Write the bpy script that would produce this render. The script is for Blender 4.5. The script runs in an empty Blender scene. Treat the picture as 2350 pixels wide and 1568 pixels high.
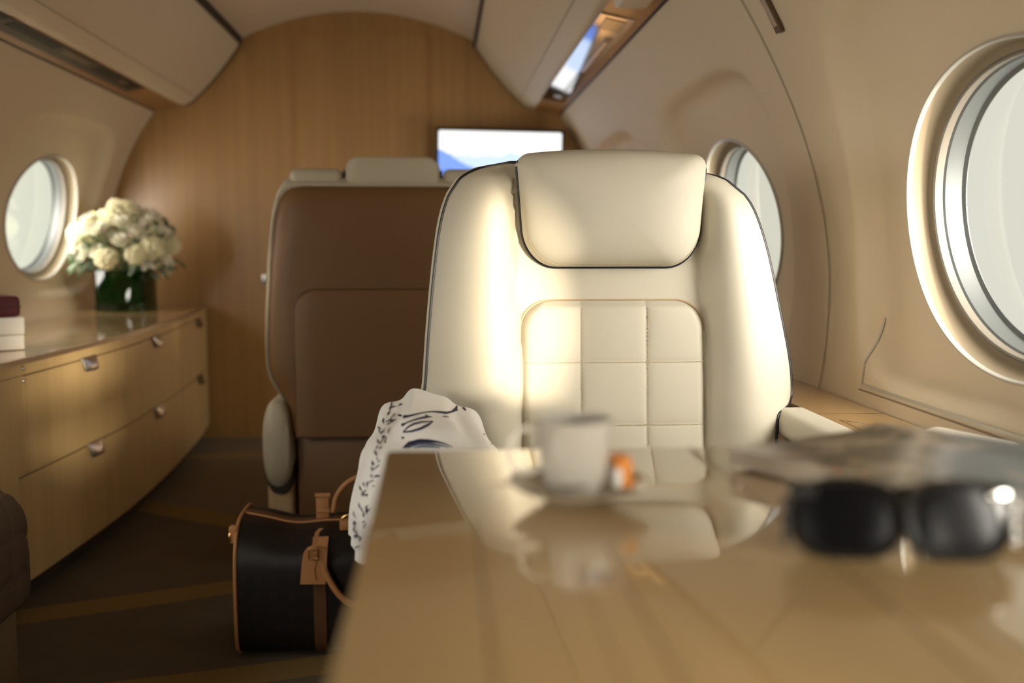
import bpy, bmesh, math, random
from mathutils import Vector, Matrix
from mathutils.bvhtree import BVHTree

C = bpy.context.scene.collection
PI = math.pi
random.seed(7)

# ------------------------------------------------------------------ camera frame
FPX = 2285.0
PSI, TH = math.radians(4.1109), math.radians(5.5492)
EYE = Vector((0, 0, .885))
CF = Vector((math.sin(PSI) * math.cos(TH), math.cos(PSI) * math.cos(TH), -math.sin(TH)))
CR = Vector((math.cos(PSI), -math.sin(PSI), 0))
CU = CR.cross(CF)


def ray(u, v):
    return CR * ((u - 1175) / FPX) - CU * ((v - 784) / FPX) + CF


def at_y(u, v, y):
    r = ray(u, v)
    return EYE + r * (y / r.y)


def at_z(u, v, z):
    r = ray(u, v)
    return EYE + r * ((z - EYE.z) / r.z)


# ------------------------------------------------------------------ mesh helpers
def lerp(a, b, t):
    return a + (b - a) * t


def smooth(a, b, x):
    t = min(1, max(0, (x - a) / (b - a)))
    return t * t * (3 - 2 * t)


def interp(tab, x):
    if x <= tab[0][0]:
        return tab[0][1]
    for (a, p), (b, q) in zip(tab, tab[1:]):
        if x <= b:
            return p + (q - p) * (x - a) / (b - a)
    return tab[-1][1]


def spline(tab, x):
    """smooth (Catmull-Rom) interpolation of a table"""
    n = len(tab)
    if x <= tab[0][0]:
        return tab[0][1]
    if x >= tab[-1][0]:
        return tab[-1][1]
    for i in range(n - 1):
        if x <= tab[i + 1][0]:
            x0, y0 = tab[i]
            x1, y1 = tab[i + 1]
            m0 = (y1 - tab[i - 1][1]) / (x1 - tab[i - 1][0]) if i > 0 else (y1 - y0) / (x1 - x0)
            m1 = (tab[i + 2][1] - y0) / (tab[i + 2][0] - x0) if i + 2 < n else (y1 - y0) / (x1 - x0)
            h = x1 - x0
            t = (x - x0) / h
            return ((2 * t**3 - 3 * t * t + 1) * y0 + (t**3 - 2 * t * t + t) * h * m0
                    + (-2 * t**3 + 3 * t * t) * y1 + (t**3 - t * t) * h * m1)


class MB:
    def __init__(self):
        self.v, self.f = [], []

    def add(self, vs, fs):
        b = len(self.v)
        self.v += [tuple(p) for p in vs]
        self.f += [tuple(i + b for i in f) for f in fs]
        return self

    def grid(self, fn, nu, nv, cu=False, cv=False):
        vs = [fn(i / nu, j / nv) for j in range(nv + (0 if cv else 1)) for i in range(nu + (0 if cu else 1))]
        W = nu + (0 if cu else 1)
        H = nv + (0 if cv else 1)
        fs = []
        for j in range(nv):
            for i in range(nu):
                a, b = i % W, (i + 1) % W
                c, d = j % H, (j + 1) % H
                fs.append((c * W + a, c * W + b, d * W + b, d * W + a))
        return self.add(vs, fs)

    def loops(self, loops, closed=True, cap0=False, cap1=False):
        n = len(loops[0])
        vs = [p for l in loops for p in l]
        fs = []
        for j in range(len(loops) - 1):
            for i in range(n if closed else n - 1):
                k = (i + 1) % n
                fs.append((j * n + i, j * n + k, (j + 1) * n + k, (j + 1) * n + i))
        if cap0:
            fs.append(tuple(range(n))[::-1])
        if cap1:
            fs.append(tuple((len(loops) - 1) * n + i for i in range(n)))
        return self.add(vs, fs)

    def tube(self, pts, r, seg=8, closed=False):
        pts = [Vector(p) for p in pts]
        n = len(pts)
        rf = r if callable(r) else (lambda t: r)
        loops = []
        up = None
        for i, p in enumerate(pts):
            a = pts[(i - 1) % n] if (closed or i > 0) else p
            b = pts[(i + 1) % n] if (closed or i < n - 1) else p
            t = (b - a)
            if t.length < 1e-9:
                t = Vector((0, 0, 1))
            t.normalize()
            if up is None:
                up = Vector((0, 0, 1)) if abs(t.z) < .9 else Vector((1, 0, 0))
            s = t.cross(up)
            if s.length < 1e-6:
                s = t.orthogonal()
            s.normalize()
            up = s.cross(t).normalized()
            rr = rf(i / max(1, n - 1))
            loops.append([p + (s * math.cos(2 * PI * k / seg) + up * math.sin(2 * PI * k / seg)) * rr for k in range(seg)])
        if closed:
            loops.append(loops[0])
            return self.loops(loops)
        return self.loops(loops, cap0=True, cap1=True)

    def box(self, lo, hi, bev=0.0, seg=3, fn=None):
        bm = bmesh.new()
        bmesh.ops.create_cube(bm, size=1)
        for q in bm.verts:
            q.co = Vector([lerp(lo[i], hi[i], q.co[i] + .5) for i in range(3)])
        if bev > 0:
            bmesh.ops.bevel(bm, geom=bm.edges[:] + bm.verts[:], offset=bev, segments=seg, profile=.5, affect='EDGES')
        bm.verts.index_update()
        vs = [fn(q.co.copy()) if fn else q.co.copy() for q in bm.verts]
        fs = [[q.index for q in f.verts] for f in bm.faces]
        bm.free()
        return self.add(vs, fs)

    def lathe(self, prof, c, seg=48):
        c = Vector(c)
        return self.grid(lambda a, b: self._l(prof, c, a, b, len(prof)), seg, len(prof) - 1, cu=True)

    def _l(self, prof, c, a, b, n):
        r, z = prof[int(round(b * (n - 1)))]
        return c + Vector((r * math.cos(2 * PI * a), r * math.sin(2 * PI * a), z))

    def xform(self, m):
        self.v = [tuple(m @ Vector(p)) for p in self.v]
        return self

    def build(self, name, mat, parent=None, smooth_=True, solid=None, sharp=40, subsurf=0, bev=None):
        me = bpy.data.meshes.new(name)
        me.from_pydata(self.v, [], self.f)
        bm = bmesh.new()
        bm.from_mesh(me)
        bmesh.ops.remove_doubles(bm, verts=bm.verts, dist=1e-6)
        bmesh.ops.recalc_face_normals(bm, faces=bm.faces)
        bm.to_mesh(me)
        bm.free()
        me.materials.append(mat)
        if smooth_:
            for p in me.polygons:
                p.use_smooth = True
            me.set_sharp_from_angle(angle=math.radians(sharp))
        o = bpy.data.objects.new(name, me)
        C.objects.link(o)
        if parent is not None:
            o.parent = parent
            if parent.type == 'EMPTY':
                o.matrix_parent_inverse = Matrix.Translation(-parent.location)
        if bev:
            m = o.modifiers.new('bevel', 'BEVEL')
            m.width = bev
            m.segments = 2
            m.limit_method = 'ANGLE'
        if solid:
            m = o.modifiers.new('solid', 'SOLIDIFY')
            m.thickness = solid
            m.offset = -1
        if subsurf:
            m = o.modifiers.new('sub', 'SUBSURF')
            m.levels = m.render_levels = subsurf
        return o


def tag(o, label=None, cat=None, group=None, kind=None):
    if label:
        o['label'] = label
    if cat:
        o['category'] = cat
    if group:
        o['group'] = group
    if kind:
        o['kind'] = kind
    return o


def thing(name, loc, label, cat, group=None):
    o = bpy.data.objects.new(name, None)
    o.empty_display_size = .05
    o.location = loc
    C.objects.link(o)
    return tag(o, label, cat, group)


def structure(name, loc=(0, 0, 0)):
    o = bpy.data.objects.new(name, None)
    o.location = loc
    C.objects.link(o)
    return tag(o, kind='structure')


def round_rect(x0, x1, z0, z1, rb, rt, n=10):
    """outline of a rectangle with bottom radius rb and top radius rt, as (x, z)"""
    out = []
    for (cx, cz, a0, r) in ((x1 - rb, z0 + rb, -90, rb), (x1 - rt, z1 - rt, 0, rt), (x0 + rt, z1 - rt, 90, rt), (x0 + rb, z0 + rb, 180, rb)):
        for k in range(n + 1):
            a = math.radians(a0 + 90 * k / n)
            out.append((cx + r * math.cos(a), cz + r * math.sin(a)))
    return out


def resample(pts, n, closed=True):
    pts = [Vector(p) for p in pts]
    q = pts + [pts[0]] if closed else pts
    L = [0]
    for a, b in zip(q, q[1:]):
        L.append(L[-1] + (b - a).length)
    out, j = [], 0
    for i in range(n):
        d = L[-1] * i / (n if closed else n - 1)
        while j < len(L) - 2 and L[j + 1] < d:
            j += 1
        s = (d - L[j]) / max(1e-9, L[j + 1] - L[j])
        out.append(q[j].lerp(q[j + 1], s))
    return out


def pillow(mb, outline, levels, centre=None, ax=lambda x, d, z: Vector((x, d, z))):
    """loft an (x, z) outline through (scale, depth) levels; the last scale may be 0"""
    if centre is None:
        centre = (sum(p[0] for p in outline) / len(outline), sum(p[1] for p in outline) / len(outline))
    cx, cz = centre
    ls = []
    for s, d in levels:
        ls.append([ax(cx + (x - cx) * max(s, .001), d, cz + (z - cz) * max(s, .001)) for x, z in outline])
    return mb.loops(ls, cap0=True, cap1=True)


# ------------------------------------------------------------------ materials
class NT:
    def __init__(self, name):
        self.m = bpy.data.materials.new(name)
        self.m.use_nodes = True
        self.t = self.m.node_tree
        self.t.nodes.clear()
        self.out = self.n('ShaderNodeOutputMaterial')

    def n(self, ty, **kw):
        q = self.t.nodes.new(ty)
        for k, v in kw.items():
            if k in q.bl_rna.properties:
                setattr(q, k, v)
            else:
                q.inputs[k].default_value = v
        return q

    def l(self, a, b):
        self.t.links.new(a, b)

    def math(self, op, a, b=None, c=None):
        q = self.t.nodes.new('ShaderNodeMath')
        q.operation = op
        for i, x in enumerate((a, b, c)):
            if x is None:
                continue
            if isinstance(x, (int, float)):
                q.inputs[i].default_value = x
            else:
                self.l(x, q.inputs[i])
        return q.outputs[0]

    def mix(self, f, a, b):
        q = self.t.nodes.new('ShaderNodeMix')
        q.data_type = 'RGBA'
        for i, x in ((0, f), (6, a), (7, b)):
            if isinstance(x, (int, float)):
                q.inputs[i].default_value = x
            elif isinstance(x, tuple):
                q.inputs[i].default_value = (*x, 1)
            else:
                self.l(x, q.inputs[i])
        return q.outputs[2]

    def coord(self, scale=(1, 1, 1), rot=(0, 0, 0), what='Object'):
        tc = self.n('ShaderNodeTexCoord')
        mp = self.n('ShaderNodeMapping')
        mp.inputs['Scale'].default_value = scale
        mp.inputs['Rotation'].default_value = rot
        self.l(tc.outputs[what], mp.inputs[0])
        return mp.outputs[0]

    def noise(self, vec, scale, detail=4, rough=.5, dist=0):
        q = self.n('ShaderNodeTexNoise')
        q.inputs['Scale'].default_value = scale
        q.inputs['Detail'].default_value = detail
        q.inputs['Roughness'].default_value = rough
        q.inputs['Distortion'].default_value = dist
        if vec is not None:
            self.l(vec, q.inputs['Vector'])
        return q.outputs['Fac']

    def ramp(self, f, stops):
        q = self.n('ShaderNodeValToRGB')
        e = q.color_ramp.elements
        while len(e) < len(stops):
            e.new(.5)
        for k, (p, c) in zip(e, stops):
            k.position = p
            k.color = (*c, 1) if len(c) == 3 else c
        self.l(f, q.inputs[0])
        return q.outputs[0]

    def bsdf(self, color, rough=.5, metal=0, spec=.5, coat=0, coat_rough=.03, bump=None, bump_s=.1, bump_d=.002, sheen=0, trans=0):
        b = self.n('ShaderNodeBsdfPrincipled')
        if isinstance(color, tuple):
            b.inputs['Base Color'].default_value = (*color, 1)
        else:
            self.l(color, b.inputs['Base Color'])
        if isinstance(rough, (int, float)):
            b.inputs['Roughness'].default_value = rough
        else:
            self.l(rough, b.inputs['Roughness'])
        b.inputs['Metallic'].default_value = metal
        b.inputs['Specular IOR Level'].default_value = spec
        b.inputs['Coat Weight'].default_value = coat
        b.inputs['Coat Roughness'].default_value = coat_rough
        b.inputs['Sheen Weight'].default_value = sheen
        b.inputs['Transmission Weight'].default_value = trans
        if bump is not None:
            bp = self.n('ShaderNodeBump')
            bp.inputs['Strength'].default_value = bump_s
            bp.inputs['Distance'].default_value = bump_d
            self.l(bump, bp.inputs['Height'])
            self.l(bp.outputs[0], b.inputs['Normal'])
        self.l(b.outputs[0], self.out.inputs[0])
        return self.m


def plain(name, col, rough=.5, **k):
    return NT(name).bsdf(col, rough, **k)


def leather(name, col, rough=.5, var=.06, bump=.12, spec=.25):
    t = NT(name)
    big = t.noise(t.coord(), 7, 3)
    c = t.mix(big, tuple(x * (1 - var) for x in col), tuple(min(1, x * (1 + var)) for x in col))
    v = t.n('ShaderNodeTexVoronoi')
    v.inputs['Scale'].default_value = 900
    t.l(t.coord(), v.inputs['Vector'])
    return t.bsdf(c, rough, spec=spec, bump=v.outputs['Distance'], bump_s=bump, bump_d=.0006)


def wood(name, c0, c1, grain=(70, 70, 1.2), rough=.35, coat=0, coat_rough=.03, fine=5, streak=.55):
    t = NT(name)
    v = t.coord(grain)
    a = t.noise(v, 1, 4, .55, .3)
    b = t.noise(t.coord(tuple(g * fine for g in grain)), 1, 3, .6)
    cc = t.noise(t.coord(tuple(g * .18 for g in grain)), 1, 2)
    f = t.math('ADD', t.math('MULTIPLY', a, .45), t.math('ADD', t.math('MULTIPLY', b, .25), t.math('MULTIPLY', cc, .3)))
    col = t.ramp(f, [(.5 - streak / 2, c0), (.5 + streak / 2, c1)])
    return t.bsdf(col, rough, coat=coat, coat_rough=coat_rough, bump=b, bump_s=.04, bump_d=.0005)


M = {}
M['cream'] = leather('cream_leather', (.545, .505, .41))
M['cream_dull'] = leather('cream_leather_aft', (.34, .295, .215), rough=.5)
M['tan'] = leather('tan_leather', (.125, .063, .023), rough=.5)
M['tan_arm'] = leather('tan_arm_leather', (.50, .36, .21), rough=.5)
M['piping'] = plain('black_piping', (.006, .006, .012), .45)
M['stitch'] = plain('stitching_thread', (.50, .40, .25), .7)
M['wall'] = leather('wall_vinyl', (.60, .505, .37), rough=.55, var=.02, bump=.05, spec=.3)
M['ceiling'] = leather('ceiling_vinyl', (.60, .50, .38), rough=.6, var=.02, bump=.03, spec=.3)
M['bin'] = leather('bin_vinyl', (.60, .51, .375), rough=.5, var=.02, bump=.03, spec=.3)
M['gap'] = plain('gap_shade', (.035, .022, .012), .8)  # near-black colour standing for the shade inside gaps and recesses
M['lid_line'] = plain('lid_line', (.36, .29, .20), .6)
M['seam'] = plain('panel_seam', (.22, .16, .10), .7)
M['bulk'] = wood('bulkhead_wood', (.205, .102, .031), (.38, .213, .074), grain=(34, 34, .55), rough=.38)
M['cab'] = wood('cabinet_wood', (.47, .32, .145), (.70, .515, .255), grain=(60, 60, .9), rough=.30, coat=.35, coat_rough=.12)
M['cabtop'] = wood('cabinet_top_wood', (.42, .26, .11), (.58, .38, .18), grain=(40, 2.0, 40), rough=.3, coat=1.0, coat_rough=.05)
M['table'] = wood('table_wood', (.44, .30, .135), (.57, .405, .195), grain=(7, 1.6, 7), rough=.35, coat=1.0, coat_rough=.02, streak=.7)
M['ledge'] = wood('ledge_wood', (.32, .185, .072), (.45, .28, .115), grain=(45, 1.5, 45), rough=.3, coat=.8, coat_rough=.05)
M['strip'] = wood('strip_wood', (.24, .105, .028), (.36, .17, .045), grain=(30, .8, 30), rough=.35, coat=.4)
M['inlay'] = plain('inlay_line', (.20, .115, .045), .4, coat=1.0)
M['chrome'] = plain('chrome', (.80, .80, .82), .12, metal=1)
M['nickel'] = plain('brushed_nickel', (.62, .60, .57), .28, metal=1)
M['mirror'] = plain('polished_panel', (.74, .74, .76), .06, metal=1)
M['brass'] = plain('brass', (.66, .42, .16), .3, metal=1)
M['bronze'] = plain('dark_bronze', (.13, .085, .045), .4, metal=.6)
M['dark_panel'] = plain('dark_panel', (.045, .028, .014), .5)
M['black'] = plain('black_gloss', (.008, .008, .009), .12, coat=.6)
M['black_m'] = plain('black_matte', (.012, .011, .010), .6)
M['white_trim'] = plain('white_trim', (.42, .40, .355), .3, coat=.4)
M['reveal'] = plain('window_reveal', (.20, .155, .098), .6)
M['seal'] = plain('window_seal', (.12, .105, .085), .5)
M['spacer'] = plain('window_spacer', (.065, .07, .07), .4)
M['porcelain'] = plain('porcelain', (.55, .52, .455), .18, coat=.5)
M['coffee'] = plain('coffee', (.055, .022, .008), .1)
M['silver'] = plain('silver', (.75, .73, .70), .18, metal=1)
M['biscuit'] = plain('orange_wrapper', (.78, .27, .035), .4)
M['burgundy'] = leather('burgundy_leather', (.105, .028, .032), rough=.5)
M['white_box'] = plain('white_card', (.86, .83, .76), .5)
M['lining'] = plain('lining_leaf', (.05, .13, .04), .5)
M['leaf'] = plain('leaf', (.045, .085, .025), .5)
M['leaf2'] = plain('grey_leaf', (.13, .17, .115), .5)
M['flower_c'] = plain('flower_centre', (.60, .50, .12), .6)
M['stem'] = plain('flower_stem', (.06, .12, .03), .6)
M['velvet'] = leather('quilted_brown', (.095, .064, .044), rough=.7, var=.15, bump=.1, spec=.25)
M['divan_base'] = leather('divan_base', (.20, .155, .085), rough=.6)
M['bag'] = None
M['vachetta'] = leather('vachetta_leather', (.36, .17, .065), rough=.5)
M['strap_dark'] = leather('dark_strap', (.09, .04, .018), rough=.5)
M['arm_band'] = plain('dark_arm_band', (.04, .03, .025), .5)
M['lens'] = plain('dark_lens', (.004, .004, .005), .25, spec=.2)
M['box_cream'] = plain('cream_plastic', (.66, .56, .42), .4)
M['rolled'] = None


def m_petal(name, a, b):
    t = NT(name)
    c = t.mix(t.noise(t.coord(), 30, 2), a, b)
    bs = t.n('ShaderNodeBsdfDiffuse')
    tr = t.n('ShaderNodeBsdfTranslucent')
    t.l(c, bs.inputs[0])
    t.l(c, tr.inputs[0])
    mx = t.n('ShaderNodeMixShader')
    mx.inputs[0].default_value = .25
    t.l(bs.outputs[0], mx.inputs[1])
    t.l(tr.outputs[0], mx.inputs[2])
    t.l(mx.outputs[0], t.out.inputs[0])
    return t.m


M['petal'] = m_petal('white_petal', (.86, .82, .66), (.90, .88, .78))
M['petal2'] = m_petal('cream_petal', (.80, .74, .48), (.86, .82, .62))


def m_glass(name, tint, refl=1.0):
    t = NT(name)
    tr = t.n('ShaderNodeBsdfTransparent')
    tr.inputs[0].default_value = (*tint, 1)
    gl = t.n('ShaderNodeBsdfGlossy')
    gl.inputs['Roughness'].default_value = .03
    ge = t.n('ShaderNodeNewGeometry')
    dp = t.n('ShaderNodeVectorMath')
    dp.operation = 'DOT_PRODUCT'
    t.l(ge.outputs['Normal'], dp.inputs[0])
    t.l(ge.outputs['Incoming'], dp.inputs[1])
    c = t.math('SUBTRACT', 1.0, t.math('ABSOLUTE', dp.outputs['Value']))
    fr = t.math('ADD', t.math('MULTIPLY', t.math('POWER', c, 5.0), .90), .04)
    mx = t.n('ShaderNodeMixShader')
    t.l(t.math('MULTIPLY', fr, refl), mx.inputs[0])
    t.l(tr.outputs[0], mx.inputs[1])
    t.l(gl.outputs[0], mx.inputs[2])
    t.l(mx.outputs[0], t.out.inputs[0])
    return t.m


M['pane'] = m_glass('window_glass', (.97, .97, .96), .8)
M['vase'] = m_glass('green_vase_glass', (.26, .46, .22), 1.0)


def m_carpet():
    t = NT('carpet')
    v = t.coord()
    sx = t.n('ShaderNodeSeparateXYZ')
    t.l(v, sx.inputs[0])
    X, Y = sx.outputs[0], sx.outputs[1]
    fine = t.noise(v, 260, 3, .7)
    mid = t.noise(v, 9, 3)
    base = t.mix(mid, (.105, .084, .060), (.145, .118, .086))

    def band(x0, y0, x1, y1, w, col):
        # band about the line through the two points, w half width measured along y, softly curved
        k = (y1 - y0) / (x1 - x0)
        line = t.math('ADD', t.math('MULTIPLY', t.math('SUBTRACT', X, x0), k), y0)
        wob = t.math('MULTIPLY', t.math('SINE', t.math('MULTIPLY', X, 3.1)), .02)
        d = t.math('ABSOLUTE', t.math('SUBTRACT', Y, t.math('ADD', line, wob)))
        return t.math('LESS_THAN', d, w)

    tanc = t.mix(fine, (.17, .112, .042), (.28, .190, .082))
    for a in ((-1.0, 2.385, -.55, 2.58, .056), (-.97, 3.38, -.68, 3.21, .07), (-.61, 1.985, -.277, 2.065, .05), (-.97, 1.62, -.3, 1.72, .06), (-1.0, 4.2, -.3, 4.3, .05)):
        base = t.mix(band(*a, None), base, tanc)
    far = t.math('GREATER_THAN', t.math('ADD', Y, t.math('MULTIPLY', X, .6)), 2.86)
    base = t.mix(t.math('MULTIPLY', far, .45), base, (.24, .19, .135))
    shade = t.math('ADD', t.math('MULTIPLY', fine, .7), .65)
    q = t.n('ShaderNodeMix')
    q.data_type = 'RGBA'
    q.blend_type = 'MULTIPLY'
    q.inputs[0].default_value = 1
    t.l(base, q.inputs[6])
    cmb = t.n('ShaderNodeCombineColor')
    for i in range(3):
        t.l(shade, cmb.inputs[i])
    t.l(cmb.outputs[0], q.inputs[7])
    return t.bsdf(q.outputs[2], .95, spec=.1, bump=fine, bump_s=.6, bump_d=.004)


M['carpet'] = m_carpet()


def m_bag():
    t = NT('bag_canvas')
    v = t.coord((28, 28, 28))
    vo = t.n('ShaderNodeTexVoronoi')
    vo.inputs['Scale'].default_value = 1
    vo.inputs['Randomness'].default_value = .15
    t.l(v, vo.inputs['Vector'])
    f = t.math('LESS_THAN', vo.outputs['Distance'], .28)
    c = t.mix(t.math('MULTIPLY', f, .35), (.007, .0042, .003), (.020, .012, .006))
    return t.bsdf(c, .45, spec=.3)


M['bag'] = m_bag()


def m_screen():
    t = NT('tv_screen')
    tc = t.n('ShaderNodeTexCoord')
    sx = t.n('ShaderNodeSeparateXYZ')
    t.l(tc.outputs['Generated'], sx.inputs[0])
    X, Z = sx.outputs[0], sx.outputs[2]

    def ridge(h, slope, amp, sc, off):
        cmb = t.n('ShaderNodeCombineXYZ')
        t.l(t.math('ADD', t.math('MULTIPLY', X, sc), off), cmb.inputs[0])
        n = t.noise(cmb.outputs[0], 1, 3)
        hh = t.math('ADD', t.math('ADD', h, t.math('MULTIPLY', X, slope)), t.math('MULTIPLY', t.math('SUBTRACT', n, .5), amp))
        return t.math('LESS_THAN', Z, hh)

    col = t.mix(Z, (.92, .95, 1.0), (1.0, .985, .96))
    col = t.mix(ridge(.66, .0, .35, 4, 3.3), col, (.62, .75, .97))
    col = t.mix(ridge(.74, -.9, .12, 6, 1.2), col, (.22, .36, .85))
    col = t.mix(ridge(.45, -.25, .3, 5, 8.1), col, (.14, .25, .70))
    e = t.n('ShaderNodeEmission')
    e.inputs[1].default_value = TV_STRENGTH
    t.l(col, e.inputs[0])
    t.l(e.outputs[0], t.out.inputs[0])
    return t.m


TV_STRENGTH = 1.25
M['screen'] = m_screen()


def m_cover():
    t = NT('magazine_cover')
    v = t.coord()
    n = t.noise(v, 16, 3, .55, .5)
    c = t.ramp(n, [(.42, (.025, .02, .015)), (.50, (.10, .08, .06)), (.57, (.28, .23, .18)), (.70, (.55, .50, .44))])
    o = t.math('GREATER_THAN', t.noise(t.coord((1, 1, 1), (0, 0, 1.0)), 21, 2), .68)
    c = t.mix(o, c, (.50, .20, .08))
    return t.bsdf(c, .42, coat=.45, coat_rough=.2)


M['cover'] = m_cover()
M['paper'] = plain('paper_edges', (.50, .44, .36), .7)


def m_cloth():
    t = NT('scarf_cloth')
    v = t.coord((1, 1, 1))
    n = t.noise(v, 400, 2)
    bs = t.bsdf((.80, .795, .78), .8, spec=.2, bump=n, bump_s=.15, bump_d=.0005, sheen=.2)
    return bs


M['cloth'] = m_cloth()
M['navy'] = plain('navy_print', (.012, .016, .05), .8)
M['navy_pale'] = plain('pale_navy_print', (.12, .14, .22), .8)


def m_rolled():
    t = NT('rolled_blanket')
    sx = t.n('ShaderNodeSeparateXYZ')
    t.l(t.coord(), sx.inputs[0])
    w = t.math('SINE', t.math('MULTIPLY', sx.outputs[0], 190))
    st = t.math('MULTIPLY', t.math('GREATER_THAN', w, .55), t.math('LESS_THAN', sx.outputs[0], -.004))
    c = t.mix(st, (.78, .72, .62), (.38, .29, .15))
    return t.bsdf(c, .55, bump=t.noise(t.coord(), 300, 2), bump_s=.2, bump_d=.001)


M['rolled'] = m_rolled()

# ------------------------------------------------------------------ cabin shell
CX, CZ, RAD = -.356, .783, 1.144
Y0, Y1 = -3.2, 4.62
A_FLOOR = math.asin(-CZ / RAD)
A_BIN = math.radians(37.6)
HW, HH = .335, .236          # window half width and half height


def shell(side, y, a, out=0.0):
    """point on the cabin wall: side +1 right, -1 left; a = angle above the centre line"""
    r = RAD + out
    return Vector((CX + side * r * math.cos(a), y, CZ + r * math.sin(a)))


WIN = {1: {'z': .925, 'ys': [1.350, 2.665, 3.975, .01, -1.36, -2.6]}, -1: {'z': .985, 'ys': [3.955, 2.645, 1.335, -.045, -1.355, -2.5]}}


def scoop(side, y, a):
    best = 0
    ac = math.asin((WIN[side]['z'] - CZ) / RAD)
    for yc in WIN[side]['ys']:
        q = (abs(y - yc) / .47) ** 5 + (abs(a - ac - .01) / (.33 if a > ac else .26)) ** 5
        best = max(best, 1 - smooth(.55, 1.25, q))
    return .035 * best


def build_wall(side, name):
    ac = math.asin((WIN[side]['z'] - CZ) / RAD)
    ys = sorted(WIN[side]['ys'])
    cuts = [Y0] + [(p + q) / 2 for p, q in zip(ys, ys[1:])] + [Y1]
    a0, a1 = A_FLOOR, A_BIN
    mb = MB()
    ah = HH / RAD
    for k, yc in enumerate(ys):
        y0, y1 = cuts[k], cuts[k + 1]
        angs = [2 * PI * i / 112 for i in range(112)]
        for cy, ca in ((y0, a0), (y1, a0), (y1, a1), (y0, a1)):
            angs.append(math.atan2((ca - ac) / ah, (cy - yc) / HW) % (2 * PI))
        angs = sorted(set(round(q, 6) for q in angs))
        loops = []
        NR = 34
        for j in range(NR + 1):
            t = j / NR
            lp = []
            for q in angs:
                c, s = math.cos(q), math.sin(q)
                ix, iy = HW * c, ah * s
                m = 1e9
                if c > 1e-9:
                    m = min(m, (y1 - yc) / ix)
                if c < -1e-9:
                    m = min(m, (y0 - yc) / ix)
                if s > 1e-9:
                    m = min(m, (a1 - ac) / iy)
                if s < -1e-9:
                    m = min(m, (a0 - ac) / iy)
                sc = 1 + (m - 1) * t
                y, a = yc + ix * sc, ac + iy * sc
                lp.append(shell(side, y, a, scoop(side, y, a)))
            loops.append(lp)
        mb.loops(loops)
    o = mb.build(name, M['wall'], sharp=60)
    return tag(o, kind='structure')


build_wall(1, 'wall_right')
build_wall(-1, 'wall_left')

mb = MB()
mb.grid(lambda u, v: Vector((CX + RAD * math.cos(lerp(A_BIN, PI - A_BIN, u)), lerp(Y0, Y1, v), CZ + RAD * math.sin(lerp(A_BIN, PI - A_BIN, u)))), 48, 8)
tag(mb.build('ceiling', M['ceiling']), kind='structure')

xf0 = RAD * math.cos(A_FLOOR)
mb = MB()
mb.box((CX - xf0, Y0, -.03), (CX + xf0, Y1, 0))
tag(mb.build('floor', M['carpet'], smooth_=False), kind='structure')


def disk_wall(name, y, th, mat):
    pts = [(CX + RAD * math.cos(A_FLOOR + (PI - 2 * A_FLOOR) * i / 96), CZ + RAD * math.sin(A_FLOOR + (PI - 2 * A_FLOOR) * i / 96)) for i in range(97)]
    mb = MB()
    mb.loops([[Vector((x, y, z)) for x, z in pts], [Vector((x, y + th, z)) for x, z in pts]], cap0=True, cap1=True)
    return tag(mb.build(name, mat, smooth_=False), kind='structure')


disk_wall('wall_front', Y1, .04, M['bulk'])
disk_wall('wall_rear', Y0 - .04, .04, M['ceiling'])

# pocket door in the bulkhead, with its dark gap
pTL, pTR = at_y(672, 78, Y1), at_y(981, 74, Y1)
door = structure('door_1', (pTL.x, Y1, 0))
mb = MB()
mb.box((pTL.x, Y1 - .004, .01), (pTR.x, Y1 - .0005, pTL.z), .001, 1)
mb.build('door_leaf', M['bulk'], door, smooth_=False)
mb = MB()
for x in (pTL.x, pTR.x):
    mb.box((x - .0045, Y1 - .0048, .01), (x + .0045, Y1 - .0002, pTL.z + .0045))
mb.box((pTL.x, Y1 - .0048, pTL.z - .0045), (pTR.x, Y1 - .0002, pTL.z + .0045))
mb.build('door_gap', M['strip'], door, smooth_=False)


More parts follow.
